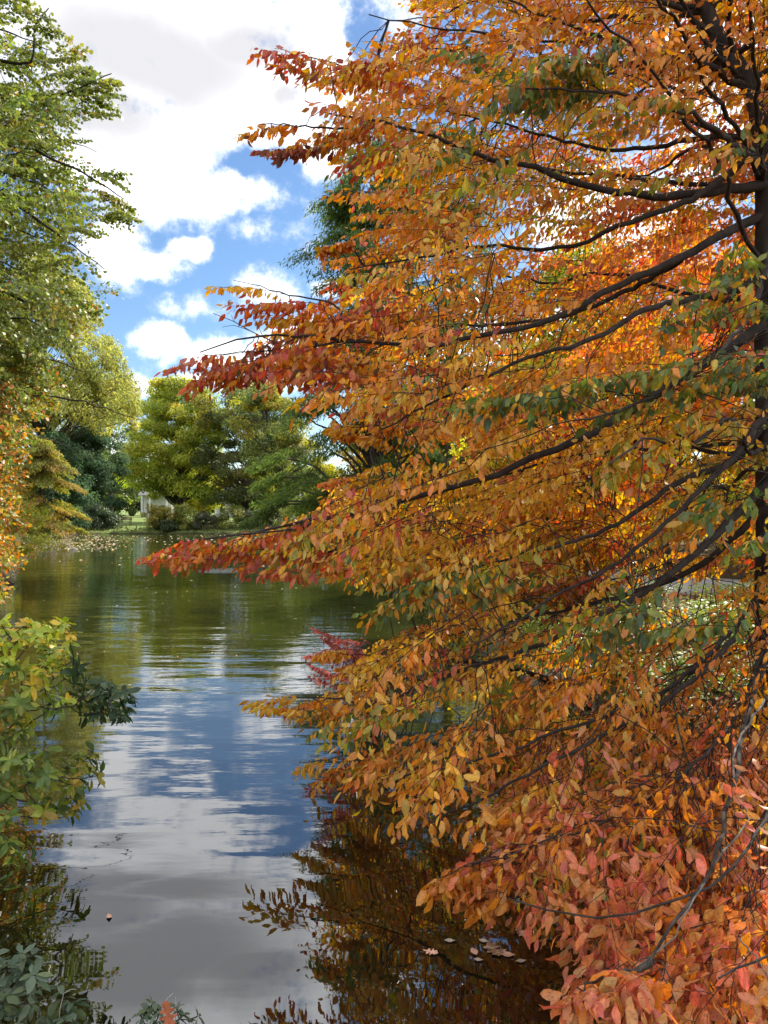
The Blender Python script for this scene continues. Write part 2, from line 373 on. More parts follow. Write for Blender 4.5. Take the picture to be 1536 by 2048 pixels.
pm = n.new('ShaderNodeMapRange'); L(patch, pm.inputs[0]); pm.inputs[1].default_value = .35; pm.inputs[2].default_value = .65; pm.inputs[3].default_value = .45; pm.inputs[4].default_value = 1.3
# small breeze patch where the water sparkles
dv = n.new('ShaderNodeVectorMath'); dv.operation = 'SUBTRACT'; L(tcn.outputs['Object'], dv.inputs[0]); dv.inputs[1].default_value = (-6.3, 30.5, 0)
dv2 = n.new('ShaderNodeVectorMath'); dv2.operation = 'MULTIPLY'; L(dv.outputs[0], dv2.inputs[0]); dv2.inputs[1].default_value = (1/1.3, 1/1.6, 0)
dl = n.new('ShaderNodeVectorMath'); dl.operation = 'LENGTH'; L(dv2.outputs[0], dl.inputs[0])
sp = n.new('ShaderNodeMapRange'); L(dl.outputs['Value'], sp.inputs[0]); sp.inputs[1].default_value = 1; sp.inputs[2].default_value = .2; sp.inputs[3].default_value = 0; sp.inputs[4].default_value = 1
amp = M2('MULTIPLY', ydist.outputs[0], pm.outputs[0])
h = M2('ADD', M2('MULTIPLY', swell, .014), M2('MULTIPLY', M2('MULTIPLY', ripple, amp), .0045))
h = M2('ADD', h, M2('MULTIPLY', M2('MULTIPLY', fine, amp), .0010))
sparkn = wnoise(60, (1, 1, 1), 2)
h = M2('ADD', h, M2('MULTIPLY', M2('MULTIPLY', sparkn, sp.outputs[0]), .02))
bp = n.new('ShaderNodeBump'); bp.inputs['Strength'].default_value = 1; bp.inputs['Distance'].default_value = 1.0; L(h, bp.inputs['Height'])
gl = n.new('ShaderNodeBsdfGlossy'); gl.inputs['Roughness'].default_value = .012; gl.inputs['Color'].default_value = (.93, .95, .97, 1); L(bp.outputs[0], gl.inputs['Normal'])
df = n.new('ShaderNodeBsdfDiffuse'); 
mur = wnoise(.25, (1, 1, 1), 3); cr = n.new('ShaderNodeValToRGB'); cr.color_ramp.elements[0].color = (.018, .021, .004, 1); cr.color_ramp.elements[1].color = (.042, .048, .008, 1); cr.color_ramp.elements[0].position = .35; cr.color_ramp.elements[1].position = .7
L(mur, cr.inputs[0])
shal = n.new('ShaderNodeMapRange'); L(M2('ADD', sx.outputs[1], M2('MULTIPLY', mur, 6.0)), shal.inputs[0]); shal.inputs[1].default_value = 9.0; shal.inputs[2].default_value = 26.0
mxw = n.new('ShaderNodeMix'); mxw.data_type = 'RGBA'; L(shal.outputs[0], mxw.inputs[0]); mxw.inputs[6].default_value = (.0075, .0058, .0022, 1); L(cr.outputs[0], mxw.inputs[7]); L(mxw.outputs[2], df.inputs['Color'])
fr = n.new('ShaderNodeFresnel'); fr.inputs['IOR'].default_value = 1.33; L(bp.outputs[0], fr.inputs['Normal'])
fm = n.new('ShaderNodeMapRange'); L(fr.outputs[0], fm.inputs[0]); fm.inputs[1].default_value = 0; fm.inputs[2].default_value = 1; fm.inputs[3].default_value = .155; fm.inputs[4].default_value = .92
mxs = n.new('ShaderNodeMixShader'); L(fm.outputs[0], mxs.inputs[0]); L(df.outputs[0], mxs.inputs[1]); L(gl.outputs[0], mxs.inputs[2])
o = n.new('ShaderNodeOutputMaterial'); L(mxs.outputs[0], o.inputs[0])
wv_ = np.array([(-34, .8, 0), (8, .8, 0), (8, 78, 0), (-34, 78, 0)], float)
wo_ = mesh_obj('water', wv_, [0, 1, 2, 3], [4], wm, None, smooth=False); tag(wo_, kind='structure')

# footpath behind the right bank
pp = smooth_path([(22, 10.5, 0), (12, 13.3, 0), (7, 15.2, 0), (4.6, 18.5, 0), (4.4, 25, 0), (3.4, 36, 0), (1, 48, 0), (-2, 62, 0), (-4, 80, 0)], 60)
T = nrmz(np.gradient(pp, axis=0)); Sd_ = np.stack([T[:, 1], -T[:, 0], T[:, 2]*0], 1)
rows = []
for w_, dz in ((-1.15, -.05), (-1.1, .035), (-.4, .05), (.4, .05), (1.1, .035), (1.15, -.05)):
    q = pp+Sd_*w_; q[:, 2] = ground_z(q[:, 0], q[:, 1])+dz+.03; rows.append(q)
G = np.stack(rows, 1); ii = np.arange(G.shape[0]*6).reshape(-1, 6)
Fq = np.stack([ii[:-1, :-1], ii[:-1, 1:], ii[1:, 1:], ii[1:, :-1]], -1).reshape(-1, 4)
tag(mesh_obj('footpath', G.reshape(-1, 3), Fq.ravel(), np.full(len(Fq), 4), M_PATH), kind='structure')

# ------------------------------------------------------------------ generic mid / far tree
def make_tree(name, loc, H, Rr, zb, pal, label, cat='tree', group=None, nclump=90, lpc=220, leaf=.3, cr=1.1, flat=.6, prof=None,
              trunk_r=.25, seed=1, tpl=T_LO, stretch=1.0, droop=0.0, w=None, lean=(0, 0), up=.6, mat=M_FAR, fill=.45, wid=1.0, jit=.16, bark=M_BARKF, topbias=1.0):
    rng = np.random.default_rng(seed)
    gz = float(ground_z(loc[0], loc[1])); root = empty(name, (loc[0], loc[1], gz-.05)); tag(root, label, cat, group)
    base = np.array([loc[0], loc[1], gz-.1])
    prof = prof or (lambda t: np.sqrt(np.clip(1-((t-.42)/.6)**2, 0.04, 1)))
    t = rng.uniform(0, 1, nclump)**topbias
    ang = rng.uniform(0, 2*np.pi, nclump)
    lob = 1+.16*np.sin(ang*3+seed)+.10*np.sin(ang*5+seed*2+t*6)
    rr = (Rr-cr*.6)*prof(t)*lob*rng.uniform(0, 1, nclump)**fill
    cx = base[0]+lean[0]*t+rr*np.cos(ang); cyy = base[1]+lean[1]*t+rr*np.sin(ang); cz = gz+zb+(H-zb-cr*.4)*t
    CC = np.stack([cx, cyy, cz], 1)
    # trunk and limbs
    tb = Tubes(); K = 9; s = np.linspace(0, 1, K)
    tp = base[None]+np.stack([lean[0]*s+rng.normal(0, trunk_r*.4, K)*s, lean[1]*s+rng.normal(0, trunk_r*.4, K)*s, s*(H*.93)], 1)
    tb.add(tp, trunk_r*(1-.9*s)+.01+trunk_r*.5*np.exp(-s*18), 8); tb.build('trunk', bark, root)
    lb = Tubes()
    for i in range(nclump):
        hd = math.hypot(CC[i, 0]-base[0], CC[i, 1]-base[1]); zt = max(zb*.55, (CC[i, 2]-gz)-hd*.75-.3)
        st = min(max(zt/(H*.93), .08), .97); k = st*(K-1); k0 = min(int(k), K-2); p0 = tp[k0]*(1-(k-k0))+tp[k0+1]*(k-k0)
        u = np.linspace(0, 1, 6)[:, None]; P = p0*(1-u)+CC[i]*u; P[:, 2] += (np.sin(u[:, 0]*np.pi)*hd*.12); P[1:-1] += rng.normal(0, .03*hd+.01, (4, 3))
        r0 = max(.012, trunk_r*.28*(1-st)); lb.add(P, np.linspace(r0, r0*.25, 6), 4)
    lb.build('branches', bark, root)
    n = nclump*lpc; ci = np.repeat(np.arange(nclump), lpc)
    dd = nrmz(rng.normal(0, 1, (n, 3))); rad = rng.uniform(.15, 1, n)**.55
    crs = (cr*rng.uniform(.65, 1.3, nclump))[ci]
    off = dd*rad[:, None]*crs[:, None]; off[:, 2] *= flat
    outd = nrmz((CC-base)*np.array([1, 1, 0])+1e-4)[ci]
    along = (off*outd).sum(1, keepdims=True); off += outd*along*(stretch-1)
    off[:, 2] -= droop*np.maximum(along[:, 0]*stretch+crs*.5, -1)
    P = CC[ci]+off
    Nn = nrmz(dd*.6+outd*.15+np.array([0, 0, up])+rng.normal(0, .45, (n, 3)))
    D = nrmz(outd*.7+np.array([0, 0, -.35-droop])+rng.normal(0, .5, (n, 3)))
    cb = palette(pal, nclump, rng, .12, w); c2 = palette(pal, n, rng, jit, w)
    col = cb[ci]*.6+c2*.4
    keep = P[:, 2] > gz+.05
    leaves_mesh('crown', P[keep], D[keep], Nn[keep], (leaf*rng.uniform(.65, 1.25, n))[keep], col[keep], tpl, mat, root, wid, rng=rng)
    return root
def dup(root, loc, rz, sc, label, group=None):
    r = root.copy(); C.objects.link(r); gz = float(ground_z(loc[0], loc[1])); r.location = (loc[0], loc[1], gz-.05); r.rotation_euler = (0, 0, rz); r.scale = (sc[0], sc[0], sc[1])
    r['label'] = label
    if group: r['group'] = group
    for ch in list(root.children):
        c = ch.copy(); C.objects.link(c); c.parent = r
    return r
GR = [(.09, .14, .03), (.12, .17, .035), (.07, .11, .03)]
OL = [(.11, .13, .022), (.075, .095, .02), (.15, .15, .025)]
BG = [(.07, .12, .055), (.09, .15, .065), (.05, .09, .045)]
YG = [(.26, .27, .03), (.18, .21, .025), (.34, .28, .03)]
GO = [(.45, .22, .03), (.4, .28, .03), (.25, .2, .03)]
OR = [(.55, .17, .03), (.5, .24, .03), (.5, .08, .03)]
full = lambda t: np.sqrt(np.clip(1-((t-.35)/.68)**2, .05, 1))
cone = lambda t: np.clip(1.02-t, .05, 1)**.75
bush = lambda t: np.sqrt(np.clip(1-(t-.15)**2/.8, .05, 1))

# far bank and lawn trees
make_tree('maple_tree', (-26.8, 100), 19.0, 7.6, 3.4, [(.28, .33, .055), (.38, .38, .06), (.21, .26, .045), (.50, .41, .06)], 'tall round maple turning yellow green, alone on the lawn across the pond', w=[4, 3, 3, 1.3], nclump=190, lpc=330, leaf=.30, cr=1.5, trunk_r=.42, seed=3, prof=lambda t: np.sqrt(np.clip(1-((t-.38)/.66)**2, .05, 1)))
make_tree('oak_tree', (-43.5, 122), 21.5, 8.5, 6.0, [(.08, .11, .035), (.11, .14, .045)], 'dark open oak behind the left shoulder of the yellow green maple', nclump=75, lpc=260, leaf=.34, cr=1.5, trunk_r=.45, seed=4, fill=.35)
make_tree('oak_tree', (-17.0, 97), 18.2, 7.4, 2.8, [(.09, .12, .04), (.13, .15, .05), (.22, .19, .05), (.08, .10, .045)], 'broad dark green oak right of the yellow green maple', nclump=160, lpc=300, leaf=.3, cr=1.4, trunk_r=.45, seed=5)
make_tree('oak_tree', (-10.2, 84), 15.5, 5.2, 4.0, [(.08, .12, .045), (.11, .14, .045), (.34, .3, .04)], 'dark oak with a black leaning trunk nearest the bald cypresses', nclump=90, lpc=240, leaf=.27, cr=1.2, trunk_r=.5, seed=6, lean=(-3.2, 0), fill=.4)
make_tree('beech_tree', (-33.0, 85), 11.2, 4.4, .8, [(.07, .12, .06), (.09, .15, .07), (.05, .09, .045)], 'dense blue green tree with foliage down to the lawn, right of the golden pine', nclump=130, lpc=300, leaf=.24, cr=1.1, trunk_r=.3, seed=7, prof=full)
make_tree('beech_tree', (-30.6, 71.6), 9.2, 3.3, .5, BG, 'blue green tree half hidden behind the golden pine', nclump=80, lpc=240, leaf=.26, cr=1.1, trunk_r=.3, seed=8, prof=full)
make_tree('pine_tree', (-26.6, 60), 8.2, 4.0, .6, [(.20, .21, .04), (.30, .25, .045), (.14, .17, .035), (.32, .21, .06)], 'golden brown pine with drooping sweeping boughs on the left bank', nclump=75, lpc=420, leaf=.26, cr=.75, flat=.28, stretch=1.9, droop=.42, tpl=T_NEED, wid=1.5, trunk_r=.22, seed=9, prof=cone)
make_tree('ash_tree', (-33.5, 76), 27.0, 10.7, 10.6, [(.33, .33, .08), (.25, .26, .06), (.40, .38, .09), (.18, .19, .05)], 'pale yellow green hanging tree behind the big tree on the left bank', nclump=210, lpc=330, leaf=.27, cr=1.25, flat=1.0, droop=.6, trunk_r=.4, seed=10, topbias=1.3, prof=lambda t: np.clip(1.08-.62*t-.35*t**4, .08, 1))
# yellow understorey behind the oaks
for i, (x, y, h_, r_, pl, lb) in enumerate([(-30, 128, 8.5, 4, YG, 'small yellow green tree glimpsed under the maple, by the white house'), (-16, 118, 8, 4.2, YG, 'sunlit yellow tree behind the broad dark oak'),
        (-8.5, 104, 8, 3.4, [(.42, .38, .03), (.3, .3, .03)], 'bright yellow tree behind the leaning black trunk'), (-24, 150, 9, 4.5, GO, 'golden tree beyond the lawn, between the two white houses'), (-50, 135, 10, 5, [(.3, .36, .04), (.2, .25, .03)], 'light green tree between the blue green tree and the maple')]):
    make_tree('lawn_tree', (x, y), h_, r_, 1.0, pl, lb, nclump=45, lpc=150, leaf=.34, cr=1.2, trunk_r=.18, seed=30+i)
# bald cypresses on the right shore
CY = [(.07, .115, .026), (.095, .14, .03), (.05, .08, .024), (.14, .15, .035)]
make_tree('bald_cypress', (-.4, 37), 20.5, 5.2, 1.2, CY, 'feathery bald cypress at the water, left of the pair behind the orange tree', nclump=230, lpc=460, leaf=.26, cr=.85, topbias=1.6, flat=.45, stretch=1.7, droop=.4, tpl=T_NEED, wid=1.3, trunk_r=.4, seed=12, prof=lambda t: np.clip(1.12-t*.75, .1, 1), fill=.5)
make_tree('bald_cypress', (3.6, 43), 23, 5.0, 2.0, CY, 'taller bald cypress mostly hidden behind the orange tree', nclump=130, lpc=330, leaf=.26, cr=.95, flat=.45, stretch=1.7, droop=.4, tpl=T_NEED, wid=1.3, trunk_r=.42, seed=13, prof=lambda t: np.clip(1.12-t*.75, .1, 1), fill=.5)
# autumn trees behind the near tree on the right
BR = 'autumn trees along the footpath on the right'
for i, (x, y, h_, r_, pl, lb) in enumerate([(7.6, 21, 9.5, 3.2, [(.62, .10, .05), (.62, .2, .04), (.6, .3, .04)], 'red and orange maple by the footpath, seen through the near orange tree'),
        (11.5, 18.5, 7.2, 2.8, [(.55, .42, .04), (.5, .3, .03), (.35, .35, .04)], 'yellow tree by the footpath at the right edge, behind the trunk'),
        (8.2, 30, 12, 4, YG, 'yellow green tree beyond the footpath, behind the red maple'), (17, 33, 14, 5, GO, 'golden tree far right beyond the footpath'),
        (12.5, 46, 17, 6, GR, 'tall green tree far beyond the footpath on the right'), (26, 40, 14, 6, OL, 'olive tree outside the right edge beyond the footpath'),
        (5.6, 27, 7.5, 2.8, [(.4, .4, .05), (.5, .35, .04)], 'small yellow tree between the bald cypress and the red maple'), (14.5, 25, 11, 4.2, [(.6, .16, .04), (.58, .28, .05)], 'broad orange tree behind the yellow tree at the right edge'), (8.8, 16.6, 3.2, 1.6, [(.45, .4, .05), (.3, .32, .04)], 'low yellow bushy tree beside the bend of the footpath')]):
    make_tree('autumn_tree', (x, y), h_, r_, .9, pl, lb, group=BR, nclump=90, lpc=300, leaf=.13 if y < 25 else .2, cr=.75 if y < 25 else 1.2, trunk_r=.16, seed=50+i)
# horizon trees: a few kinds, copied
k1 = make_tree('woodland_tree', (-75, 150), 13, 6.5, 1.0, GR, 'dark green tree of the far woodland edge', group='trees of the far woodland edge', nclump=60, lpc=140, leaf=.5, cr=1.7, trunk_r=.35, seed=70)
k2 = make_tree('woodland_tree', (-62, 165), 12, 6, 1.0, OL, 'olive tree of the far woodland edge', group='trees of the far woodland edge', nclump=60, lpc=140, leaf=.5, cr=1.7, trunk_r=.35, seed=71)
k3 = make_tree('woodland_tree', (5, 120), 14, 6, 1.0, GO, 'golden tree of the far woodland edge', group='trees of the far woodland edge', nclump=60, lpc=140, leaf=.5, cr=1.7, trunk_r=.35, seed=72)
ks = [(k1, 'dark green tree of the far woodland edge'), (k2, 'olive tree of the far woodland edge'), (k3, 'golden tree of the far woodland edge')]
for i in range(40):
    x = -130+i*6.6+rnd.uniform(-2, 2); y = 178+rnd.uniform(-8, 14)
    k, lb = ks[rnd.choice([0, 0, 1, 1, 2])]
    s = rnd.uniform(.85, 1.15); dup(k, (x, y), rnd.uniform(0, 6.28), (s, s*rnd.uniform(.85, 1.1)), lb, 'trees of the far woodland edge')
for i, (x, y) in enumerate([(16, 62), (24, 75), (8, 78), (32, 58), (40, 80), (2, 92), (14, 98), (-44, 60), (-50, 74), (-40, 42), (-33, 33), (-54, 96), (-46, 50), (-64, 110), (30, 15), (34, 28), (-24, 16), (-30, 8)]):
    k, lb = ks[i % 3]; dup(k, (x, y), rnd.uniform(0, 6.28), (.85, 1.0), lb.replace('of the far woodland edge', 'in the woods behind the bank'), 'trees in the woods behind the banks')

# ------------------------------------------------------------------ spray system for the near trees
def spray_proto(rng, gap=.05, nside=9, droop=.16, spread=.46, hang=.75, along=.5, upn=.5, sidej=.35):
    """A flat leafy spray 1 m long heading along +x, layered in the xy plane."""
    P, D, Nn = [], [], []; tw = []
    u = np.linspace(0, 1, 6)
    main = np.stack([u, .05*np.sin(u*5+rng.uniform(0, 6))*u, -droop*u*u], 1)
    tw.append((main, np.linspace(.0042, .0014, 6)))
    def leafs(Q, t0, gap_):
        L_ = np.linalg.norm(np.diff(Q, axis=0), axis=1).sum(); k = max(2, int(L_*(1-t0)/gap_)); ts = np.linspace(t0, 1, k)
        Tn = nrmz(Q[-1]-Q[0]); 
        for j, tt in enumerate(ts):
            q = np.array([np.interp(tt, np.linspace(0, 1, len(Q)), Q[:, c]) for c in range(3)])
            sgn = 1 if j % 2 else -1
            sdv = np.array([-Tn[1], Tn[0], 0])*sgn
            a_ = along + (.8 if tt > .93 else 0)
            d = Tn*a_ + sdv*(.55*(0.3 if tt > .93 else 1)) + np.array([0, 0, -hang*rng.uniform(.4, 1.3)]) + rng.normal(0, .22, 3)
            P.append(q+rng.normal(0, .006, 3)); D.append(d); Nn.append(np.array([0, 0, upn])+rng.normal(0, .5, 3)+sdv*sidej)
    leafs(main, .3, gap*1.1)
    for i in range(nside):
        t = .08+.86*(i+rng.uniform(-.3, .3))/nside
        p0 = np.array([np.interp(t, u, main[:, c]) for c in range(3)])
        ln = spread*(1-.62*t)*rng.uniform(.6, 1.2)*(1 if t > .2 else .7); sg = 1 if i % 2 else -1
        a = R(rng.uniform(32, 62))*sg; dx = np.array([math.cos(a), math.sin(a), rng.uniform(-.15, .2)])
        v = np.linspace(0, 1, 5)[:, None]; Q = p0+dx*v*ln; Q[:, 2] -= droop*1.1*(v[:, 0]**2)*ln*1.5; Q[1:] += rng.normal(0, .008, (4, 3))
        tw.append((Q, np.linspace(.0024, .001, 5))); leafs(Q, .12, gap)
    return np.array(P), nrmz(np.array(D)), nrmz(np.array(Nn)), tw
def place_sprays(protos, O, Fd, S, colf, leaf, roll=.3, rng=RNG):
    """returns leaf arrays and twig tubes for sprays at O heading Fd, scale S"""
    m = len(O); Fd = nrmz(Fd); up = np.array([0, 0, 1.])+rng.normal(0, roll, (m, 3))
    Sd = nrmz(np.cross(up, Fd)); U = np.cross(Fd, Sd)
    A = np.stack([Fd, Sd, U], 1)      # rows
    pid = rng.integers(0, len(protos), m)
    LP, LD, LN, LS, LC, ID = [], [], [], [], [], []
    tb = Tubes()
    for k, (P, D, Nn, tw) in enumerate(protos):
        idx = np.where(pid == k)[0]
        if len(idx) == 0: continue
        a = A[idx]; s = S[idx][:, None, None]
        LP.append((np.einsum('pj,mjk->mpk', P, a)*s+O[idx][:, None, :]).reshape(-1, 3))
        LD.append(np.einsum('pj,mjk->mpk', D, a).reshape(-1, 3)); LN.append(np.einsum('pj,mjk->mpk', Nn, a).reshape(-1, 3))
        ID.append(np.repeat(idx, len(P)))
        for Q, r in tw:
            tb.add(np.einsum('pj,mjk->mpk', Q, a)*s+O[idx][:, None, :], np.tile(r, (len(idx), 1))*s[:, :, 0], 3)
    P = np.concatenate(LP); D = np.concatenate(LD); Nn = np.concatenate(LN); ID = np.concatenate(ID)
    LS = leaf*rng.uniform(.62, 1.18, len(P))
    return P, D, Nn, LS, ID, tb
def connect(limbpts, limbdist, starts, sdist, rng, r0=.009):
    """a curved branchlet from the nearest inner limb point to each spray start"""
    tb = Tubes(); K = 6; u = np.linspace(0, 1, K)[:, None]; PP = []; RR = []
    for s, ds in zip(starts, sdist):
        ok = limbdist < ds-.05
        pts = limbpts[ok] if ok.any() else limbpts
        dq = ((pts-s)**2).sum(1)*rng.uniform(.55, 1.8, len(pts)); j = np.argmin(dq); p0 = pts[j]; L_ = np.linalg.norm(s-p0)
        P = p0*(1-u)+s*u; P[:, 2] += np.sin(u[:, 0]*np.pi)*L_*.08; P[1:-1] += rng.normal(0, .02*L_+.003, (K-2, 3))
        PP.append(P); RR.append(np.linspace(r0*min(.45+.25*L_, .8), .0036, K)*min(1, max(.5, s[1]/5)))
    tb.add(np.array(PP), np.array(RR), 4); return tb
def merge_tubes(*ts):
    o = Tubes()
    for t in ts:
        if t.n == 0: continue
        o.V += t.V; o.F += [f+o.n for f in t.F]; o.n += t.n
    return o

# ------------------------------------------------------------------ THE near autumn tree (right)
rngT = np.random.default_rng(5)
TX, TY = 3.35, 6.75
tgz = float(ground_z(TX+.1, TY))
tupelo = empty('tupelo_tree', (TX+.1, TY, tgz-.05))
tag(tupelo, 'large orange and gold autumn tree reaching over the water from the right bank', 'tree')
trunk_px = [(1552, 1500, 6.8), (1545, 1300, 6.78), (1538, 1000, 6.75), (1534, 700, 6.7), (1530, 450, 6.7), (1524, 300, 6.7), (1500, 180, 6.7), (1445, 95, 6.7), (1405, 10, 6.7), (1370, -160, 6.75), (1360, -380, 6.8), (1330, -620, 6.8)]
tp = smooth_path([at(*q) for q in trunk_px], 40, .006, rngT)
tp[0, 2] = tgz-.15
tb = Tubes(); s = np.linspace(0, 1, 40); tb.add(tp, .125*(1-s)**.8+.012+.09*np.exp(-s*22), 14)
st2 = smooth_path([at(1522, 300, 6.7), at(1545, 150, 6.8), at(1600, -50, 6.9), at(1640, -350, 7.1)], 14, .006, rngT); tb.add(st2, np.linspace(.075, .03, 14), 10)
tb.build('trunk', M_BARK, tupelo)
# limbs traced with their own depths: (pixels, distance), radius at start / end
LIMBS = [
 ([(1528, 372, 6.68), (1450, 380, 6.5), (1340, 395, 6.3), (1240, 388, 6.1), (1150, 365, 6.0), (1060, 335, 5.9), (980, 320, 5.8), (900, 288, 5.8), (780, 250, 5.8), (640, 225, 5.8)], .052, .006),
 ([(1528, 285, 6.7), (1440, 275, 6.9), (1340, 290, 7.0), (1250, 302, 7.1), (1160, 292, 7.2), (1000, 250, 7.3), (860, 215, 7.3)], .034, .005),
 ([(1520, 300, 6.7), (1440, 360, 6.4), (1370, 405, 6.2), (1300, 430, 6.1), (1220, 462, 6.1), (1150, 490, 6.2), (1060, 500, 6.2), (980, 492, 6.2), (820, 520, 6.2), (700, 540, 6.1)], .038, .005),
 ([(1534, 430, 6.7), (1440, 470, 6.5), (1360, 520, 6.3), (1260, 562, 6.2), (1160, 612, 6.1), (1060, 655, 6.0), (960, 672, 5.9), (860, 690, 5.9), (700, 680, 5.9), (520, 672, 5.9), (400, 705, 5.9)], .045, .005),
 ([(1360, 520, 6.3), (1260, 580, 6.8), (1120, 635, 7.0), (980, 650, 7.1), (880, 655, 7.1), (740, 700, 7.2)], .03, .005),
 ([(1534, 555, 6.7), (1420, 592, 6.3), (1300, 615, 6.0), (1180, 680, 5.7), (1040, 720, 5.5), (880, 800, 5.4), (760, 860, 5.4)], .04, .005),
 ([(1540, 640, 6.7), (1420, 720, 6.4), (1330, 778, 6.2), (1230, 840, 6.1), (1130, 890, 6.1), (1020, 935, 6.1), (900, 978, 6.1), (780, 1010, 6.2), (640, 1040, 6.3), (480, 1070, 6.4), (350, 1085, 6.5)], .055, .005),
 ([(1542, 830, 6.7), (1460, 925, 6.5), (1350, 965, 6.4), (1250, 1040, 6.3), (1150, 1082, 6.2), (1040, 1110, 6.0), (900, 1150, 5.9)], .042, .005),
 ([(1542, 800, 6.7), (1480, 900, 6.0), (1380, 1000, 5.5), (1250, 1115, 5.2), (1100, 1200, 5.0), (950, 1290, 4.9)], .036, .005),
 ([(1545, 960, 6.7), (1420, 1080, 6.3), (1300, 1180, 6.1), (1180, 1240, 6.0), (1060, 1300, 6.0), (920, 1340, 6.1), (780, 1400, 6.2), (640, 1450, 6.3)], .045, .005),
 ([(1545, 1000, 6.7), (1400, 1130, 6.9), (1250, 1190, 7.2), (1080, 1230, 7.4), (900, 1270, 7.5), (740, 1300, 7.5)], .036, .005),
 ([(1548, 1120, 6.75), (1500, 1230, 6.0), (1420, 1330, 5.3), (1300, 1420, 4.8), (1150, 1500, 4.5), (1000, 1580, 4.4), (860, 1650, 4.4)], .036, .005),
 ([(1550, 1180, 6.75), (1530, 1330, 5.2), (1490, 1450, 4.2), (1470, 1560, 3.5), (1440, 1680, 3.0), (1400, 1780, 2.6), (1330, 1870, 2.35), (1250, 1960, 2.15)], .03, .004),
 ([(1550, 1150, 6.7), (1440, 1290, 5.6), (1300, 1400, 5.0), (1150, 1450, 4.8), (960, 1520, 4.7), (760, 1560, 4.9)], .03, .004),
 ([(1555, 1200, 6.6), (1600, 1400, 4.6), (1560, 1560, 3.6), (1500, 1700, 3.0), (1380, 1800, 2.75), (1180, 1840, 2.75), (1020, 1800, 2.9)], .022, .003),
 ([(1600, 1400, 4.6), (1640, 1600, 3.3), (1620, 1780, 2.7), (1560, 1900, 2.4), (1440, 1960, 2.25)], .016, .003),
 ([(1555, 1200, 6.6), (1480, 1420, 4.8), (1350, 1560, 4.0), (1200, 1650, 3.7), (1050, 1700, 3.6), (900, 1740, 3.7)], .022, .003),
 ([(1500, 185, 6.7), (1380, 120, 6.4), (1290, 105, 6.2), (1180, 70, 6.0), (1080, 30, 5.9), (960, -20, 5.8)], .036, .006),
 ([(1440, 90, 6.7), (1310, 135, 7.1), (1180, 130, 7.4), (1000, 120, 7.5), (820, 90, 7.5)], .03, .005),
 ([(1535, 500, 6.7), (1500, 620, 5.8), (1420, 720, 5.0), (1300, 800, 4.4), (1150, 840, 4.1)], .034, .005),
 ([(1528, 330, 6.7), (1480, 300, 5.8), (1380, 230, 5.0), (1220, 190, 4.6), (1050, 180, 4.4)], .034, .005),
]
limb_pts = []
for pts, r0, r1 in LIMBS:
    P = smooth_path([at(*q) for q in pts], 34, .008, rngT); limb_pts.append(P)
    t_ = Tubes(); t_.add(P, r0+(r1-r0)*np.linspace(0, 1, 34)**.75, 8); t_.build('branch', M_BARK, tupelo)
# limbs all round the trunk (towards the camera, away, and to the right)
for i in range(58):
    k = rngT.uniform(.24, .95); j = int(k*39); p0 = tp[j]; a = i*2.399+rngT.uniform(-.3, .3)
    ln = (4.3 if p0[2] < 5 else max(1.6, 4.3-(p0[2]-5)*.55))*rngT.uniform(.7, 1.05)
    rise = .35 if p0[2] > 4 else (.05 if p0[2] > 2.5 else -.06)
    u = np.linspace(0, 1, 7); P = p0+np.stack([np.cos(a)*u*ln, np.sin(a)*u*ln, rise*u*ln-.13*ln*u*u], 1)
    if (P[:, 1] < 2.6).any() and P[-1, 0] < 2.5 and p0[2] > 1.2: P = P[:5]
    P[1:, 2] += rngT.normal(0, .08, len(P)-1); P[:, 2] = np.maximum(P[:, 2], .5)
    P = smooth_path(P, 24, .012, rngT); limb_pts.append(P)
    t_ = Tubes(); t_.add(P, np.linspace(.024 if p0[2] > 2.2 else .016, .004, 24), 6); t_.build('branch', M_BARK, tupelo)
LP_ = np.concatenate(limb_pts+[tp[5:]]); LDs = np.hypot(LP_[:, 0]-TX, LP_[:, 1]-TY)
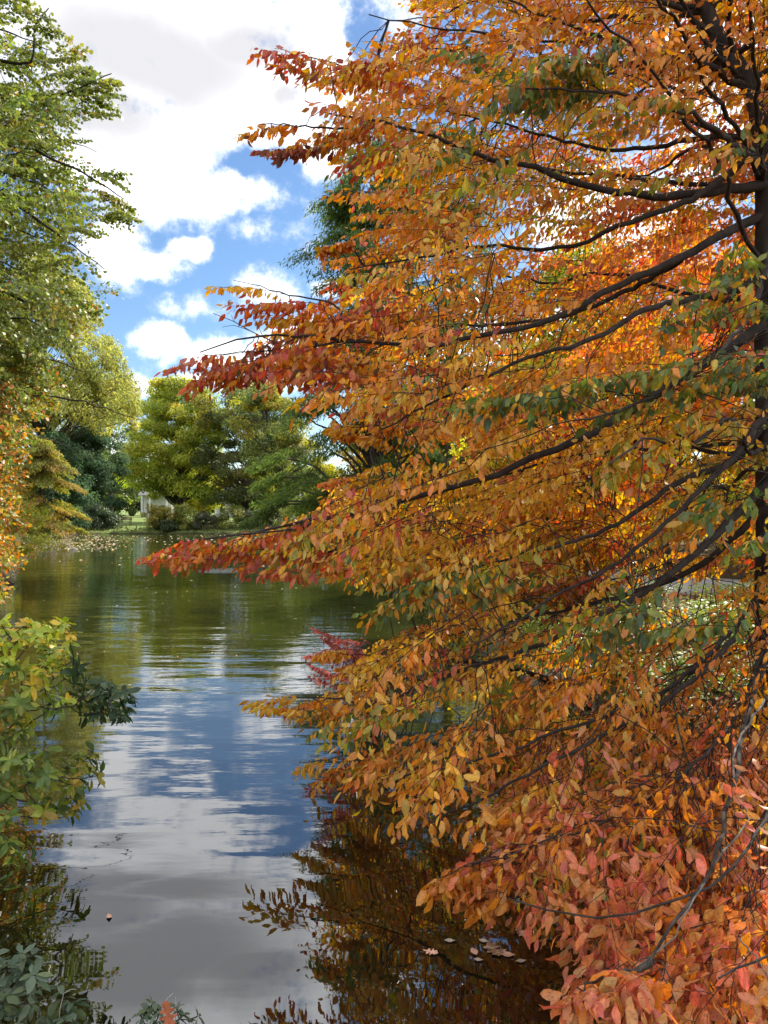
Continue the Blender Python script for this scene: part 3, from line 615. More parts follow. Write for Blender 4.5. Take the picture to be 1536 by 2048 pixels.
# spray tips filling the crown
cont = np.array([(-700, 1150), (-350, 900), (-150, 800), (0, 745), (60, 745), (100, 700), (160, 620), (230, 640), (300, 640), (380, 690), (450, 670), (520, 640), (600, 560), (650, 500), (700, 470), (740, 480), (780, 600), (830, 700), (900, 800), (940, 740), (980, 640),
   (1020, 560), (1070, 480), (1110, 540), (1150, 640), (1190, 830), (1235, 850), (1270, 720), (1310, 650), (1380, 600), (1450, 610), (1540, 640), (1600, 730), (1680, 830), (1760, 930), (1850, 1040), (1950, 1150), (2048, 1190), (2200, 1230)], float)
def cx_(py): return np.interp(py, cont[:, 0], cont[:, 1])
TIPS = []
def try_tip(px, py, rng):
    c = cx_(py)
    if px < c: return None
    RL = abs(TX-(c-768)/F*6.3)+.25; k = np.clip((py-1350)/250, 0, 1); RL = RL*(1-k)+5.4*k
    dmin = (4.3 if py < 1150 else 4.3-(py-1150)/750.0) if py < 1300 else max(2.15, 4.6-(py-1300)/310.0)
    dmax = 12
    if 880 < px and 250 < py < 690 and rng.random() < .8: dmin = 6.5
    elif 800 < px and 850 < py < 1100 and rng.random() < .45: dmin = 6.3
    if py > HZ+60: dmax = min(dmax, (CZ-.32)*F/(py-HZ))
    if py > 1560: dmax = min(dmax, 5.0)
    Ds = np.linspace(dmin, dmax, 40); X = (px-768)/F*Ds
    ok = np.hypot(X-TX, Ds-TY) < RL
    if not ok.any(): return None
    wts = ok*Ds**2; wts = wts/wts.sum(); D = rng.choice(Ds, p=wts)+rng.uniform(-.1, .1)
    # windows where the lit bank shows through
    if 1130 < px < 1500 and 1130 < py < 1300 and rng.random() < .72: return None
    if 1050 < px < 1280 and 1530 < py < 1720 and rng.random() < .55: return None
    if 1180 < px < 1500 and 1300 < py < 1520 and rng.random() < .35: return None
    if 1330 < px < 1536 and 1080 < py < 1400 and rng.random() < .3: return None
    return at(px, py, D)
n_ok = 0
while n_ok < 1750:
    px = rngT.uniform(280, 1700); py = rngT.uniform(-260, 2120)
    if py > 1350 and rngT.random() < .45: continue
    q = try_tip(px, py, rngT)
    if q is not None: TIPS.append((q, px, py)); n_ok += 1
for _ in range(240):      # the rest of the crown, outside the frame
    a = rngT.uniform(-1.3, 1.9); r = 5*rngT.uniform(.3, 1)**.6; z = rngT.uniform(.7, 9.0)
    if z > 5: r *= max(.3, 1-(z-5)/6)
    q = np.array([TX+math.cos(a)*r, TY+math.sin(a)*r, z])
    if q[0] > .52*q[1]+.3 or z > 2.5+.7*q[1]: TIPS.append((q, 1700, HZ-(z-CZ)*F/max(q[1], .5)))
for _ in range(170):      # far side, low over the water
    px = rngT.uniform(620, 1180); py = rngT.uniform(1000, 1225); D_ = rngT.uniform(7.4, 9.9); q = at(px, py, D_)
    if px > cx_(py)+40 and q[2] > .6: TIPS.append((q, px, py))
for _ in range(110):      # top
    a = rngT.uniform(0, 6.28); r = 3.6*rngT.uniform(0, 1)**.5; z = rngT.uniform(6.8, 9.8)
    q = np.array([TX+math.cos(a)*r*(1-(z-6.8)/5), TY+math.sin(a)*r*(1-(z-6.8)/5), z]); TIPS.append((q, (q[0]/q[1])*F+768, HZ-(z-CZ)*F/q[1]))
OO, FF, SS, INFO = [], [], [], []
KO = {}
def add_spray(tip, fwd, L_, px, py, kind=None):
    if kind: KO[len(OO)] = kind
    OO.append(tip-nrmz(fwd)*L_); FF.append(nrmz(fwd)); SS.append(L_); INFO.append((px, py, tip[1]))
for q, px, py in TIPS:
    out = np.array([q[0]-TX, q[1]-TY, 0]); r = np.linalg.norm(out); out = out/max(r, .3)
    zz = np.interp(q[2], [.4, 1.5, 3, 5, 7, 10], [-.22, -.3, -.22, .05, .3, .8])
    jit_ = rngT.normal(0, .38, 3); fwd = out+np.array([-.25, 0, zz])+jit_*np.array([1, 1, .4])
    L_ = min(rngT.uniform(.6, 1.05), max(.45, r*.8)); 
    if q[1] < 3.2: L_ = min(L_, .62)
    add_spray(q, fwd, L_, px, py)
# the long protruding sprays of the outline
for (ax, ay, bx, by, D0, D1, cnt) in [(760, 150, 515, 92, 6.0, 5.9, 7), (720, 260, 478, 248, 5.9, 5.8, 6), (700, 620, 430, 552, 5.9, 5.9, 9), (680, 690, 325, 718, 5.95, 5.9, 15), (640, 700, 400, 740, 5.9, 6.0, 7), (640, 1050, 290, 1092, 6.2, 6.5, 15), (700, 1100, 420, 1100, 6.2, 6.4, 8),
        (760, 1320, 640, 1300, 6.2, 6.2, 6), (720, 1400, 500, 1392, 6.3, 6.5, 6), (760, 1500, 590, 1530, 6.2, 6.2, 6), (1040, 1700, 850, 1768, 3.9, 3.8, 7), (1300, 1940, 1130, 1985, 2.2, 2.05, 5),
        (780, 860, 660, 850, 6.1, 6.0, 4), (780, 950, 640, 955, 7.2, 7.4, 4), (700, 480, 640, 500, 6.1, 6.1, 3)]:
    a = at(ax, ay, D0); b_ = at(bx, by, D1); d = nrmz(b_-a)
    for i in range(cnt):
        t = (i+1)/cnt; tip = a*(1-t)+b_*t+rngT.normal(0, .05, 3)*(1 if i < cnt-1 else 0)
        if i < cnt-1: tip += np.array([0, 0, -.04-.05*rngT.random()])
        fw = d+rngT.normal(0, .30 if i < cnt-1 else .05, 3)*np.array([1, 1, .35])
        add_spray(tip, fw, min(.62 if D0 > 3 else .4, np.linalg.norm(b_-a)*.55), ax*(1-t)+bx*t, ay*(1-t)+by*t)
    t_ = Tubes()
    j = np.argmin(((LP_-a)**2).sum(1)); mid = [LP_[j], a*.9+b_*.1, a*.55+b_*.45, a*.14+b_*.86]
    t_.add(smooth_path(mid, 16, .006, rngT), np.linspace(.011, .002, 16), 5); t_.build('branch', M_BARK, tupelo)
# boughs that are still green
for (ax, ay, bx, by, D0, D1, cnt, kd) in [(1520, 730, 900, 800, 4.6, 4.3, 16, 'green'), (1500, 690, 1250, 740, 4.4, 4.2, 6, 'green'), (1180, 120, 930, 200, 4.6, 4.5, 7, 'green'), (1300, 180, 1050, 130, 4.6, 4.5, 5, 'olive'), (1536, 500, 1330, 640, 4.4, 4.3, 7, 'green'), (1480, 600, 1340, 560, 4.4, 4.4, 4, 'olive'),
        (1380, 1230, 1080, 1260, 4.0, 4.0, 7, 'green'), (960, 1150, 720, 1190, 5.2, 5.1, 7, 'green'), (1536, 980, 1400, 1090, 4.0, 3.9, 7, 'green'), (1500, 250, 1420, 330, 4.8, 4.8, 4, 'green'), (760, 1430, 620, 1470, 5.6, 5.6, 4, 'green'), (960, 290, 850, 330, 5.0, 5.0, 3, 'green'), (1300, 880, 1180, 960, 4.4, 4.3, 4, 'olive')]:
    a = at(ax, ay, D0); b_ = at(bx, by, D1); d = nrmz(b_-a)
    for i in range(cnt):
        t = (i+1)/cnt; tip = a*(1-t)+b_*t+rngT.normal(0, .06, 3); add_spray(tip, d+rngT.normal(0, .3, 3)*np.array([1, 1, .35]), .5, ax*(1-t)+bx*t, ay*(1-t)+by*t, kd)
# dense lower right fill close to the camera
for _ in range(30):
    px = rngT.uniform(950, 1660); py = rngT.uniform(1400, 2080)
    q = try_tip(px, py, rngT)
    if q is None: continue
    out = nrmz(np.array([q[0]-TX, q[1]-TY, 0])); add_spray(q, out+np.array([-.3, 0, -.25])+rngT.normal(0, .3, 3)*np.array([1, 1, .4]), .5, px, py)
OO = np.array(OO); FF = np.array(FF); SS = np.array(SS); INFO = np.array(INFO)
protos = [spray_proto(rngT, gap=.047, nside=9) for _ in range(16)]
P, D, Nn, LS, ID, twb = place_sprays(protos, OO, FF, SS, None, .077, .28, rngT)
# leaf colours: kinds of turning leaf, in zones of the crown, backlit zones tinted brighter
KIND = {'orange': [(.70, .25, .035), (.72, .28, .04), (.66, .22, .045), (.66, .30, .045)], 'gold': [(.76, .40, .05), (.74, .36, .045), (.78, .46, .07), (.62, .42, .055)],
        'red': [(.50, .085, .05), (.55, .13, .05), (.42, .07, .045), (.55, .20, .04)], 'green': [(.10, .17, .04), (.14, .2, .035), (.07, .13, .05), (.22, .24, .035)],
        'olive': [(.36, .31, .035), (.26, .27, .035), (.48, .36, .04), (.6, .36, .04)], 'salmon': [(.66, .21, .09), (.68, .25, .09), (.66, .17, .10), (.60, .27, .08)],
        'maroon': [(.22, .05, .035), (.30, .06, .035), (.4, .08, .04), (.16, .06, .04)]}
kn = list(KIND); kc = np.array([KIND[k] for k in kn])
def zone_w(px, py, D):
    w = dict.fromkeys(kn, .02); w['orange'] = 1.0; w['gold'] = .35
    def b(k, cx, cy, rx, ry, a):
        w[k] += a*math.exp(-(((px-cx)/rx)**2+((py-cy)/ry)**2))
    b('red', 560, 620, 170, 60, 2.5); b('red', 430, 720, 190, 50, 2.6); b('red', 420, 1090, 170, 45, 2.6); b('red', 560, 120, 90, 60, 2); b('maroon', 520, 250, 80, 40, 5); b('red', 740, 80, 60, 80, 1)
    b('maroon', 640, 690, 200, 40, 1.0); b('maroon', 560, 130, 90, 50, 1.2)
    b('gold', 860, 930, 240, 130, 3.4); b('gold', 800, 1310, 290, 110, 3.6); b('gold', 1150, 930, 330, 200, 1.6); b('olive', 1050, 1180, 300, 120, 1.0); b('gold', 680, 1500, 170, 130, 1.5); b('olive', 620, 1460, 90, 90, 1.4)
    b('green', 1010, 160, 150, 70, 1.8 if D < 5.8 else .2); b('green', 1200, 770, 260, 50, 4.5 if D < 5.6 else .2); b('green', 1450, 600, 110, 130, 1.8 if D < 6 else .2); b('green', 840, 1180, 150, 40, 2.2)
    b('green', 1180, 1260, 130, 60, 2.2 if D < 6 else .3); b('green', 1460, 1050, 110, 160, 1.2); b('olive', 1400, 950, 200, 260, 1.2); b('olive', 900, 300, 250, 120, .8); b('olive', 640, 1130, 150, 60, .7)
    b('olive', 1050, 430, 250, 120, .4)
    if D > 6.9: w['red'] += .8; w['gold'] += .9; w['salmon'] += .6  # sunlit glow of the crown's far side put into leaf colour
    b('salmon', 1300, 520, 260, 130, 2.0 if D > 6.4 else 0); b('red', 1350, 560, 220, 90, 1.6 if D > 6.4 else 0)  # backlit glow of the interior painted as coral and red
    if py > 1380:
        k = min(1, (py-1380)/420)*min(1, max(0, (px-820)/250)); w['salmon'] += 4*k; w['orange'] += 1.2*(1-k); w['gold'] *= (1-.8*k)
    a = np.array([w[k] for k in kn]); return a/a.sum()
sc_base = np.zeros((len(OO), 3)); sw = np.zeros((len(OO), len(kn)))
for i, (px, py, dd) in enumerate(INFO):
    w = zone_w(px, py, dd); k = rngT.choice(len(kn), p=w)
    if i in KO: k = kn.index(KO[i])
    sw[i] = w*(.5 if i in KO else .2); sw[i, k] += (.5 if i in KO else .8)
cum = np.cumsum(sw, 1)[ID]; kk = (rngT.random((len(P), 1)) > cum).sum(1).clip(0, len(kn)-1)
col = .9*kc[kk, rngT.integers(0, 4, len(P))]*(1+rngT.normal(0, .13, (len(P), 1)))*(1+rngT.normal(0, .05, (len(P), 3)))
LS = LS*np.clip(.84+.16*(P[:, 1]-2.5)/2.0, .84, 1)
keep = (P[:, 2] > .06) & (P[:, 1] > 1.1) & (rngT.random(len(P)) > .06)
# boughs and trunk carry few leaves of their own: thin the ones hanging right against them
tpv = tp[(HZ-(tp[:, 2]-CZ)/tp[:, 1]*F) < 540]
bpts = np.concatenate(limb_pts[:11]+[tpv]); bxy = np.stack([bpts[:, 0]/bpts[:, 1], (bpts[:, 2]-CZ)/bpts[:, 1]], 1)*F
lim_r = np.concatenate([np.linspace(24, 5, 34)]*11+[np.full(len(tpv), 34.)])
pxy = np.stack([P[:, 0]/P[:, 1], (P[:, 2]-CZ)/P[:, 1]], 1)*F
for c0 in range(0, len(P), 20000):
    sl_ = slice(c0, c0+20000); d_ = np.hypot(pxy[sl_, None, 0]-bxy[None, :, 0], pxy[sl_, None, 1]-bxy[None, :, 1])
    hit = ((d_ < lim_r[None]) & (P[sl_, None, 1] < bpts[None, :, 1])).any(1); keep[sl_] &= ~(hit & (rngT.random(hit.shape) < .82))
near = (P[:, 1] < 4.2)[keep]
leaves_mesh('crown', P[keep], D[keep], Nn[keep], LS[keep], col[keep], T_MID, M_LEAF, tupelo, .9, rng=rngT, near=near)
con = connect(LP_, LDs, OO, np.hypot(OO[:, 0]-TX, OO[:, 1]-TY), rngT, .0068)
merge_tubes(twb, con).build('twigs', M_BARK, tupelo)
print('tupelo leaves', keep.sum(), 'sprays', len(OO))
# pale grey stems among the salmon leaves, bare twig at the red tip
g_ = Tubes()
for pts, r0 in [([(1545, 1380, 4.6), (1480, 1480, 3.9), (1470, 1560, 3.5), (1500, 1640, 3.2)], .008), ([(1500, 1640, 3.2), (1440, 1720, 2.9), (1405, 1780, 2.6), (1365, 1846, 2.35), (1340, 1890, 2.3), (1290, 1920, 2.25), (1262, 1965, 2.2), (1205, 2030, 2.15)], .0042),
        ([(1480, 1880, 2.3), (1540, 1960, 2.2), (1560, 2040, 2.1)], .0025)]:
    P_ = smooth_path([at(*q) for q in pts], 18, .003, rngT); g_.add(P_, np.linspace(r0, r0*.5, 18), 6)
g_.build('branch', M_BARKG, tupelo)
g_ = Tubes()
for pts, r0 in [([(560, 690, 5.9), (500, 662, 5.9), (460, 640, 5.9), (426, 627, 5.9)], .0045), ([(500, 662, 5.9), (470, 652, 5.9), (445, 655, 5.9)], .0028), ([(470, 645, 5.9), (462, 630, 5.9)], .002), ([(525, 670, 5.9), (510, 640, 5.9)], .0024)]:
    g_.add(smooth_path([at(*q) for q in pts], 8, .002, rngT), np.linspace(r0, r0*.5, 8), 4)
g_.build('bare_twig', M_BARK, tupelo)

# ------------------------------------------------------------------ the big tree on the left bank
rngA = np.random.default_rng(21)
AX, AY = -8.9, 13.6; agz = float(ground_z(AX, AY))
treeA = empty('sweetgum_tree', (AX, AY, agz-.05)); tag(treeA, 'big green tree with small glossy leaves filling the left edge above the water', 'tree')
s = np.linspace(0, 1, 30); tpA = np.stack([AX+.25*np.sin(s*4), AY+.2*np.sin(s*3+1), agz-.1+s*14.2], 1)
t_ = Tubes(); t_.add(tpA, .24*(1-s)**.8+.02+.12*np.exp(-s*20), 12); t_.build('trunk', M_BARK, treeA)
lpA = []
LA = [[(-60, 195, 14), (60, 192, 13.8), (130, 190, 13.7), (190, 165, 13.6), (225, 150, 13.6)], [(-80, 260, 14), (20, 275, 13.8), (110, 320, 13.6), (190, 360, 13.6), (250, 400, 13.6)], [(-60, 370, 14), (20, 400, 13.8), (90, 450, 13.6), (160, 500, 13.6), (210, 540, 13.6)],
      [(-50, 120, 14), (60, 130, 13.8), (70, 60, 13.7), (100, 20, 13.7)], [(-80, 560, 14), (40, 600, 13.6), (120, 680, 13.4), (150, 730, 13.4)], [(-80, 700, 14), (0, 740, 13.5), (70, 800, 13.3)]]
for pts in LA:
    P_ = smooth_path([np.array([AX, AY, at(*pts[0])[2]-.6])]+[at(*q) for q in pts], 28, .012, rngA); lpA.append(P_)
    t_ = Tubes(); t_.add(P_, np.linspace(.06, .008, 28), 6); t_.build('branch', M_BARK, treeA)
for i in range(46):
    k = rngA.uniform(.17, .97); p0 = tpA[int(k*29)]; a = i*2.399; ln = 4.2*(1-max(0, k-.55)*1.4)*rngA.uniform(.7, 1.05)
    u = np.linspace(0, 1, 7); P_ = p0+np.stack([np.cos(a)*u*ln, np.sin(a)*u*ln, .45*u*ln-.42*ln*u*u], 1); P_ = smooth_path(P_, 20, .02, rngA); lpA.append(P_)
    t_ = Tubes(); t_.add(P_, np.linspace(.045, .006, 20), 5); t_.build('branch', M_BARK, treeA)
LPA = np.concatenate(lpA+[tpA[4:]]); LDA = np.hypot(LPA[:, 0]-AX, LPA[:, 1]-AY)
contA = np.array([(-900, -150), (-500, 20), (-200, 60), (0, 75), (50, 110), (130, 190), (170, 235), (210, 235), (260, 210), (300, 225), (360, 280), (420, 285), (450, 235), (480, 215), (520, 250), (600, 235), (660, 190), (720, 160), (790, 125), (830, 95), (880, 70), (1000, 30), (1150, 40), (1200, 20), (1240, -10)], float)
OA, FA, SA, IA = [], [], [], []
cnt = 0
while cnt < 2700:
    px = rngA.uniform(-620, 285); py = rngA.uniform(-800, 1215); c = np.interp(py, contA[:, 0], contA[:, 1])
    if px > c: continue
    if px > c-90 and rngA.random() < .55: continue
    if 120 < px and 60 < py < 330 and rngA.random() < .35: continue
    RL = abs((c-768)/F*13.6-AX)+.15; Dn, Dx = AY-4.6, AY+4.6; Ds = np.linspace(Dn, Dx, 40); X = (px-768)/F*Ds; ok = np.hypot(X-AX, Ds-AY) < RL
    if not ok.any(): continue
    Dd = rngA.choice(Ds, p=ok*Ds**2/(ok*Ds**2).sum()); q = at(px, py, Dd)
    if q[2] < .35: continue
    out = np.array([q[0]-AX, q[1]-AY, 0]); r = np.linalg.norm(out); out /= max(r, .3)
    fw = out+np.array([.1, 0, np.interp(q[2], [1, 4, 7, 12], [-.45, -.25, .1, .5])])+rngA.normal(0, .4, 3)*np.array([1, 1, .5])
    L_ = rngA.uniform(.65, 1.15); OA.append(q-nrmz(fw)*L_); FA.append(nrmz(fw)); SA.append(L_); IA.append((px, py)); cnt += 1
for _ in range(420):      # low boughs reaching out over the water
    py = rngA.uniform(600, 1180); px = rngA.uniform(-160, np.interp(py, contA[:, 0], contA[:, 1])); D_ = rngA.uniform(11.5, 16.5); q = at(px, py, D_)
    if q[2] < .35: continue
    fw = nrmz(np.array([1, -.2, -.3])+rngA.normal(0, .4, 3)); OA.append(q-fw*.9); FA.append(fw); SA.append(.9); IA.append((px, py))
for (px, py) in [(232, 150), (240, 160), (220, 175), (244, 212), (230, 218), (180, 130), (150, 105), (118, 50), (128, 60), (278, 428), (272, 405), (262, 370), (255, 395), (268, 440), (110, 30), (210, 200), (200, 150), (175, 95)]:
    q = at(px, py, 13.6); fw = nrmz(np.array([1, 0, -.1 if py > 200 else .2])+rngA.normal(0, .15, 3)); OA.append(q-fw*.7); FA.append(fw); SA.append(.7); IA.append((px, py))
OA = np.array(OA); FA = np.array(FA); SA = np.array(SA); IA = np.array(IA)
protA = [spray_proto(rngA, gap=.036, nside=11, hang=.5, spread=.5) for _ in range(12)]
P, D, Nn, LS, ID, twb = place_sprays(protA, OA, FA, SA, None, .070, .4, rngA)
cA = [(.20, .26, .05), (.28, .33, .06), (.13, .18, .04), (.38, .40, .07), (.40, .30, .06)]
base = palette(cA, len(OA), rngA, .12, [4, 4, 3, 2, .5]); c2 = palette(cA, len(P), rngA, .2, [4, 4, 3, 2, .7])
oc = palette([(.62, .26, .05), (.58, .36, .06), (.5, .19, .05), (.42, .38, .06)], len(P), rngA, .15)
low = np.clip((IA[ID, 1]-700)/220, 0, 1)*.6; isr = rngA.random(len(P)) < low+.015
lf = np.clip((80-IA[ID, 0])/120, 0, 1)[:, None]; bright = 1+.45*lf*(IA[ID, 1] < 420)[:, None]  # upper left leaves lightened, as if sun came through them
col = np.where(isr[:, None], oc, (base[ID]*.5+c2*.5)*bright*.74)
keep = P[:, 2] > .1
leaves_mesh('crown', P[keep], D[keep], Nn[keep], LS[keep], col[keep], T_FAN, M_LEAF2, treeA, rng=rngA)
merge_tubes(twb, connect(LPA, LDA, OA, np.hypot(OA[:, 0]-AX, OA[:, 1]-AY), rngA, .008)).build('twigs', M_BARK, treeA)
print('tree A leaves', keep.sum())

# orange tree and shrubs on the left bank
make_tree('maple_tree', (-13.9, 22.5), 6.6, 2.9, .9, [(.55, .26, .05), (.5, .15, .05), (.42, .33, .05), (.25, .25, .03)], 'small orange and pink maple leaning over the water on the left bank', nclump=80, lpc=300, leaf=.085, cr=.55, trunk_r=.1, seed=90, prof=bush, tpl=T_FAN, lean=(.8, 0), mat=M_LEAF2)
make_tree('maple_tree', (-18.6, 31), 8.6, 3.4, .6, [(.13, .17, .03), (.2, .2, .03), (.3, .2, .03)], 'dull green tree behind the small orange maple on the left bank', nclump=70, lpc=260, leaf=.12, cr=.75, trunk_r=.14, seed=92, prof=bush, tpl=T_FAN)

# shrubs ---------------------------------------------------------------
def shrub(loc, H, Rr, pal, label, seed, leaf=.12, n=40, lpc=140, cr=.4, name='shrub', group=None, tpl=T_LO, w=None, mat=M_LEAF2, flat=.7):
    return make_tree(name, loc, H, Rr, .1, pal, label, 'shrub', group, nclump=n, lpc=lpc, leaf=leaf, cr=cr, trunk_r=.05, seed=seed, prof=bush, tpl=tpl, w=w, mat=mat, flat=flat, fill=.5)
shrub((-13.2, 25.2), 3.1, 2.4, [(.40, .42, .04), (.28, .34, .04), (.5, .22, .05)], 'bright yellow green shrub by the water below the orange maple', 101, .1, 60, 240, .5)
shrub((-20.9, 40), 1.7, 1.7, [(.35, .36, .04), (.4, .25, .04)], 'low yellow shrub touching the water beside the golden pine', 102, .11, 30, 160, .4)
FB = 'shrubs along the far bank'
for i, (px, D_, h_, r_, pl, lb) in enumerate([(318, 74.6, 2.5, 1.9, [(.30, .24, .03), (.2, .2, .03)], 'golden round shrub on the far bank in front of the first white house'), (366, 74.6, 2.6, 2.0, [(.14, .17, .025), (.2, .2, .03)], 'green round shrub on the far bank below the maple trunk'),
     (342, 74.2, 1.3, 1.5, [(.04, .06, .02)], 'dark low shrub wedged between the golden and the green round shrubs'), (412, 74.8, 1.6, 1.9, [(.045, .06, .025), (.09, .08, .03)], 'dark shrub on the far bank right of the green round shrub'),
     (470, 75, 2.2, 2.1, [(.09, .12, .025), (.22, .22, .03)], 'leafy shrub on the far bank with yellow top, before the second white house'), (505, 75.4, 1.9, 2.0, [(.05, .07, .03)], 'dark shrub on the far bank right of the yellow topped shrub'),
     (545, 73.5, 2.0, 2.2, [(.05, .075, .03), (.12, .11, .03)], 'last dark shrub of the far bank, above the red leaf tip'), (190, 75.4, 2.6, 2.0, [(.05, .08, .035)], 'dark green shrub at the foot of the golden pine'),
     (215, 76, 1.6, 1.4, [(.06, .09, .035)], 'small dark green shrub left of the bench'), (600, 70, 3.0, 2.4, [(.07, .1, .03), (.2, .22, .03)], 'tall green shrub where the far bank meets the right shore')]):
    shrub(((px-768)/F*D_, D_), h_, r_, pl, lb, 110+i, .16, 36, 150, .55, group=FB)
RS = 'shrubs along the right shore'
for i, (x, y, h_, r_, pl, lb) in enumerate([(1.9, 20.2, 1.0, 1.0, [(.05, .075, .02), (.1, .12, .02)], 'dark shrub overhanging the right shore beneath the green leaf spray'), (1.3, 22.6, 1.5, 1.2, [(.06, .085, .02), (.12, .14, .02)], 'rounded green shrub on the right shore below the bald cypress'),
     (2.2, 17.6, .8, .8, [(.24, .28, .04), (.12, .16, .02)], 'pale green clump at the waterline of the right shore'), (2.6, 26, 2.4, 1.7, [(.05, .08, .02)], 'tall dark shrub behind the rounded green shrub on the right shore'),
     (3.2, 14.6, 1.1, 1.1, [(.3, .3, .04), (.4, .3, .04)], 'yellow green shrub on the right bank behind the gold branches'), (.4, 31, 2.0, 1.8, [(.06, .09, .02)], 'dark green shrub at the foot of the feathery bald cypress')]):
    shrub((x, y), h_, r_, pl, lb, 130+i, .09, 44, 190, .36, group=RS)
# low red leaved branchy shrub over the water
rngS = np.random.default_rng(44)
rs = empty('shrub', (2.55, 9.2, float(ground_z(2.55, 9.2))-.03)); tag(rs, 'pinkish red leaved shrub stretching over the water behind the gold branches', 'shrub')
o_, f_, s_ = [], [], []; tb = Tubes()
for (px, py) in [(628, 1252), (645, 1270), (665, 1275), (605, 1310), (620, 1325), (640, 1300), (660, 1320), (680, 1290), (700, 1300), (640, 1340), (700, 1330), (740, 1310), (780, 1290), (830, 1290), (880, 1300), (620, 1350), (900, 1340)]:
    q = at(px, py, 8.6+rngS.uniform(-.3, .3)); fw = nrmz(np.array([-1, -.1, .25])+rngS.normal(0, .22, 3)); o_.append(q-fw*.5); f_.append(fw); s_.append(.5)
    tb.add(smooth_path([np.array([2.55, 9.2, rs.location[2]]), np.array([1.6, 9.0, .6]), q-fw*.5], 12, .01, rngS), np.linspace(.012, .004, 12), 4)
P, D, Nn, LS, ID, twb = place_sprays([spray_proto(rngS, .035, 8, .05) for _ in range(4)], np.array(o_), np.array(f_), np.array(s_), None, .055, .3, rngS)
leaves_mesh('crown', P, D, Nn, LS, palette([(.36, .09, .08), (.45, .14, .12), (.28, .07, .06)], len(P), rngS), T_MID, M_LEAF, rs, rng=rngS)
merge_tubes(twb, tb).build('stems', M_BARK, rs)

# whorled shrubs in the foreground --------------------------------------
def whorl_shrub(name, root_xy, tips, leaf, palf, label, seed, mat=M_LEAF2, stem=.010, nl=(6, 9), tpl=T_HI, upk=.35, bark=M_BARK, extra=3, zroot=None):
    rng = np.random.default_rng(seed); gz = float(ground_z(*root_xy)) if zroot is None else zroot
    r = empty(name, (root_xy[0], root_xy[1], gz)); tag(r, label, 'shrub')
    base = np.array([root_xy[0], root_xy[1], gz-.05]); tips = np.array([t[:3] for t in tips]); tb = Tubes()
    # a few main stems, each tip joins the nearest earlier stem point
    order = np.argsort(np.linalg.norm(tips-base, axis=1)); nodes = [base+np.array([rng.normal(0, .12), rng.normal(0, .12), 0]) for _ in range(6)]
    P, D, Nn, S, CC = [], [], [], [], []
    for i in order:
        q = tips[i]; nd = np.array(nodes); j = np.argmin(np.linalg.norm(nd-q, axis=1)+.25*np.abs(np.linalg.norm(nd-base, axis=1)-np.linalg.norm(q-base)*.6)); p0 = nd[j]
        L_ = np.linalg.norm(q-p0); K = 8; u = np.linspace(0, 1, K)[:, None]; Q = p0*(1-u)+q*u; Q[:, 2] -= np.sin(u[:, 0]*np.pi)*L_*.10; Q[1:-1] += rng.normal(0, .015*L_, (K-2, 3))
        tb.add(Q, np.linspace(stem*min(1.4, .35+L_*.5), .0026, K), 5); nodes += [Q[3], Q[5], Q[6]]
        ax = nrmz(nrmz(Q[-1]-Q[-2])+np.array([0, 0, upk])); t1 = nrmz(np.cross(ax, [.3, .2, 1])); t2 = np.cross(ax, t1)
        pc = palf(q, rng)
        for e in range(extra):
            c0 = q-ax*(.035*e)*leaf/.1; k = rng.integers(*nl) if e == 0 else rng.integers(2, 4); ph = rng.uniform(0, 6.28)
            for m in range(k):
                th = ph+m*6.283/k+rng.normal(0, .18); tilt = rng.uniform(.0, .9) if e == 0 else rng.uniform(-.2, .35)
                d = math.cos(th)*t1+math.sin(th)*t2+ax*tilt+np.array([0, 0, -.12]); P.append(c0); D.append(d); Nn.append(ax+rng.normal(0, .25, 3)); S.append(leaf*rng.uniform(.65, 1.15)*(1 if e == 0 else .9)); CC.append(pc[rng.integers(len(pc))])
    CC = np.array(CC)*(1+rng.normal(0, .12, (len(CC), 1)))
    leaves_mesh('crown', np.array(P), np.array(D), np.array(Nn), np.array(S), CC, tpl, mat, r, .74, rng=rng); tb.build('stems', bark, r)
    return r
rngB = np.random.default_rng(61)
tips = []
poly = [(1235, 75), (1255, 150), (1300, 165), (1330, 160), (1380, 235), (1420, 260), (1460, 245), (1500, 200), (1540, 215), (1600, 170), (1650, 130), (1700, 70), (1750, 40), (1800, 10)]
pa = np.array(poly, float)
while len(tips) < 330:
    px = rngB.uniform(-260, 270); py = rngB.uniform(1235, 1800); lim = np.interp(py, pa[:, 0], pa[:, 1])
    if px > lim: continue
    if 40 < px and 1430 < py < 1500 and rngB.random() < .75: continue
    if px > 40 and rngB.random() < .4: continue
    if py > 1640 and rngB.random() < .4: continue
    D_ = rngB.uniform(4.3, 5.6); q = at(px, py, D_)
    if q[2] < .12: continue
    tips.append(q)
for (px, py, D_) in [(125, 1245, 4.9), (100, 1262, 4.8), (65, 1250, 4.9), (150, 1320, 4.8), (95, 1330, 4.7), (165, 1375, 4.8), (200, 1385, 4.7), (225, 1375, 4.7), (250, 1385, 4.7), (262, 1395, 4.75), (240, 1410, 4.7), (215, 1415, 4.7), (250, 1430, 4.8), (130, 1400, 4.7), (180, 1430, 4.7), (185, 1510, 4.8), (200, 1545, 4.8), (150, 1580, 4.8), (160, 1610, 4.8)]:
    tips.append(at(px, py, D_))
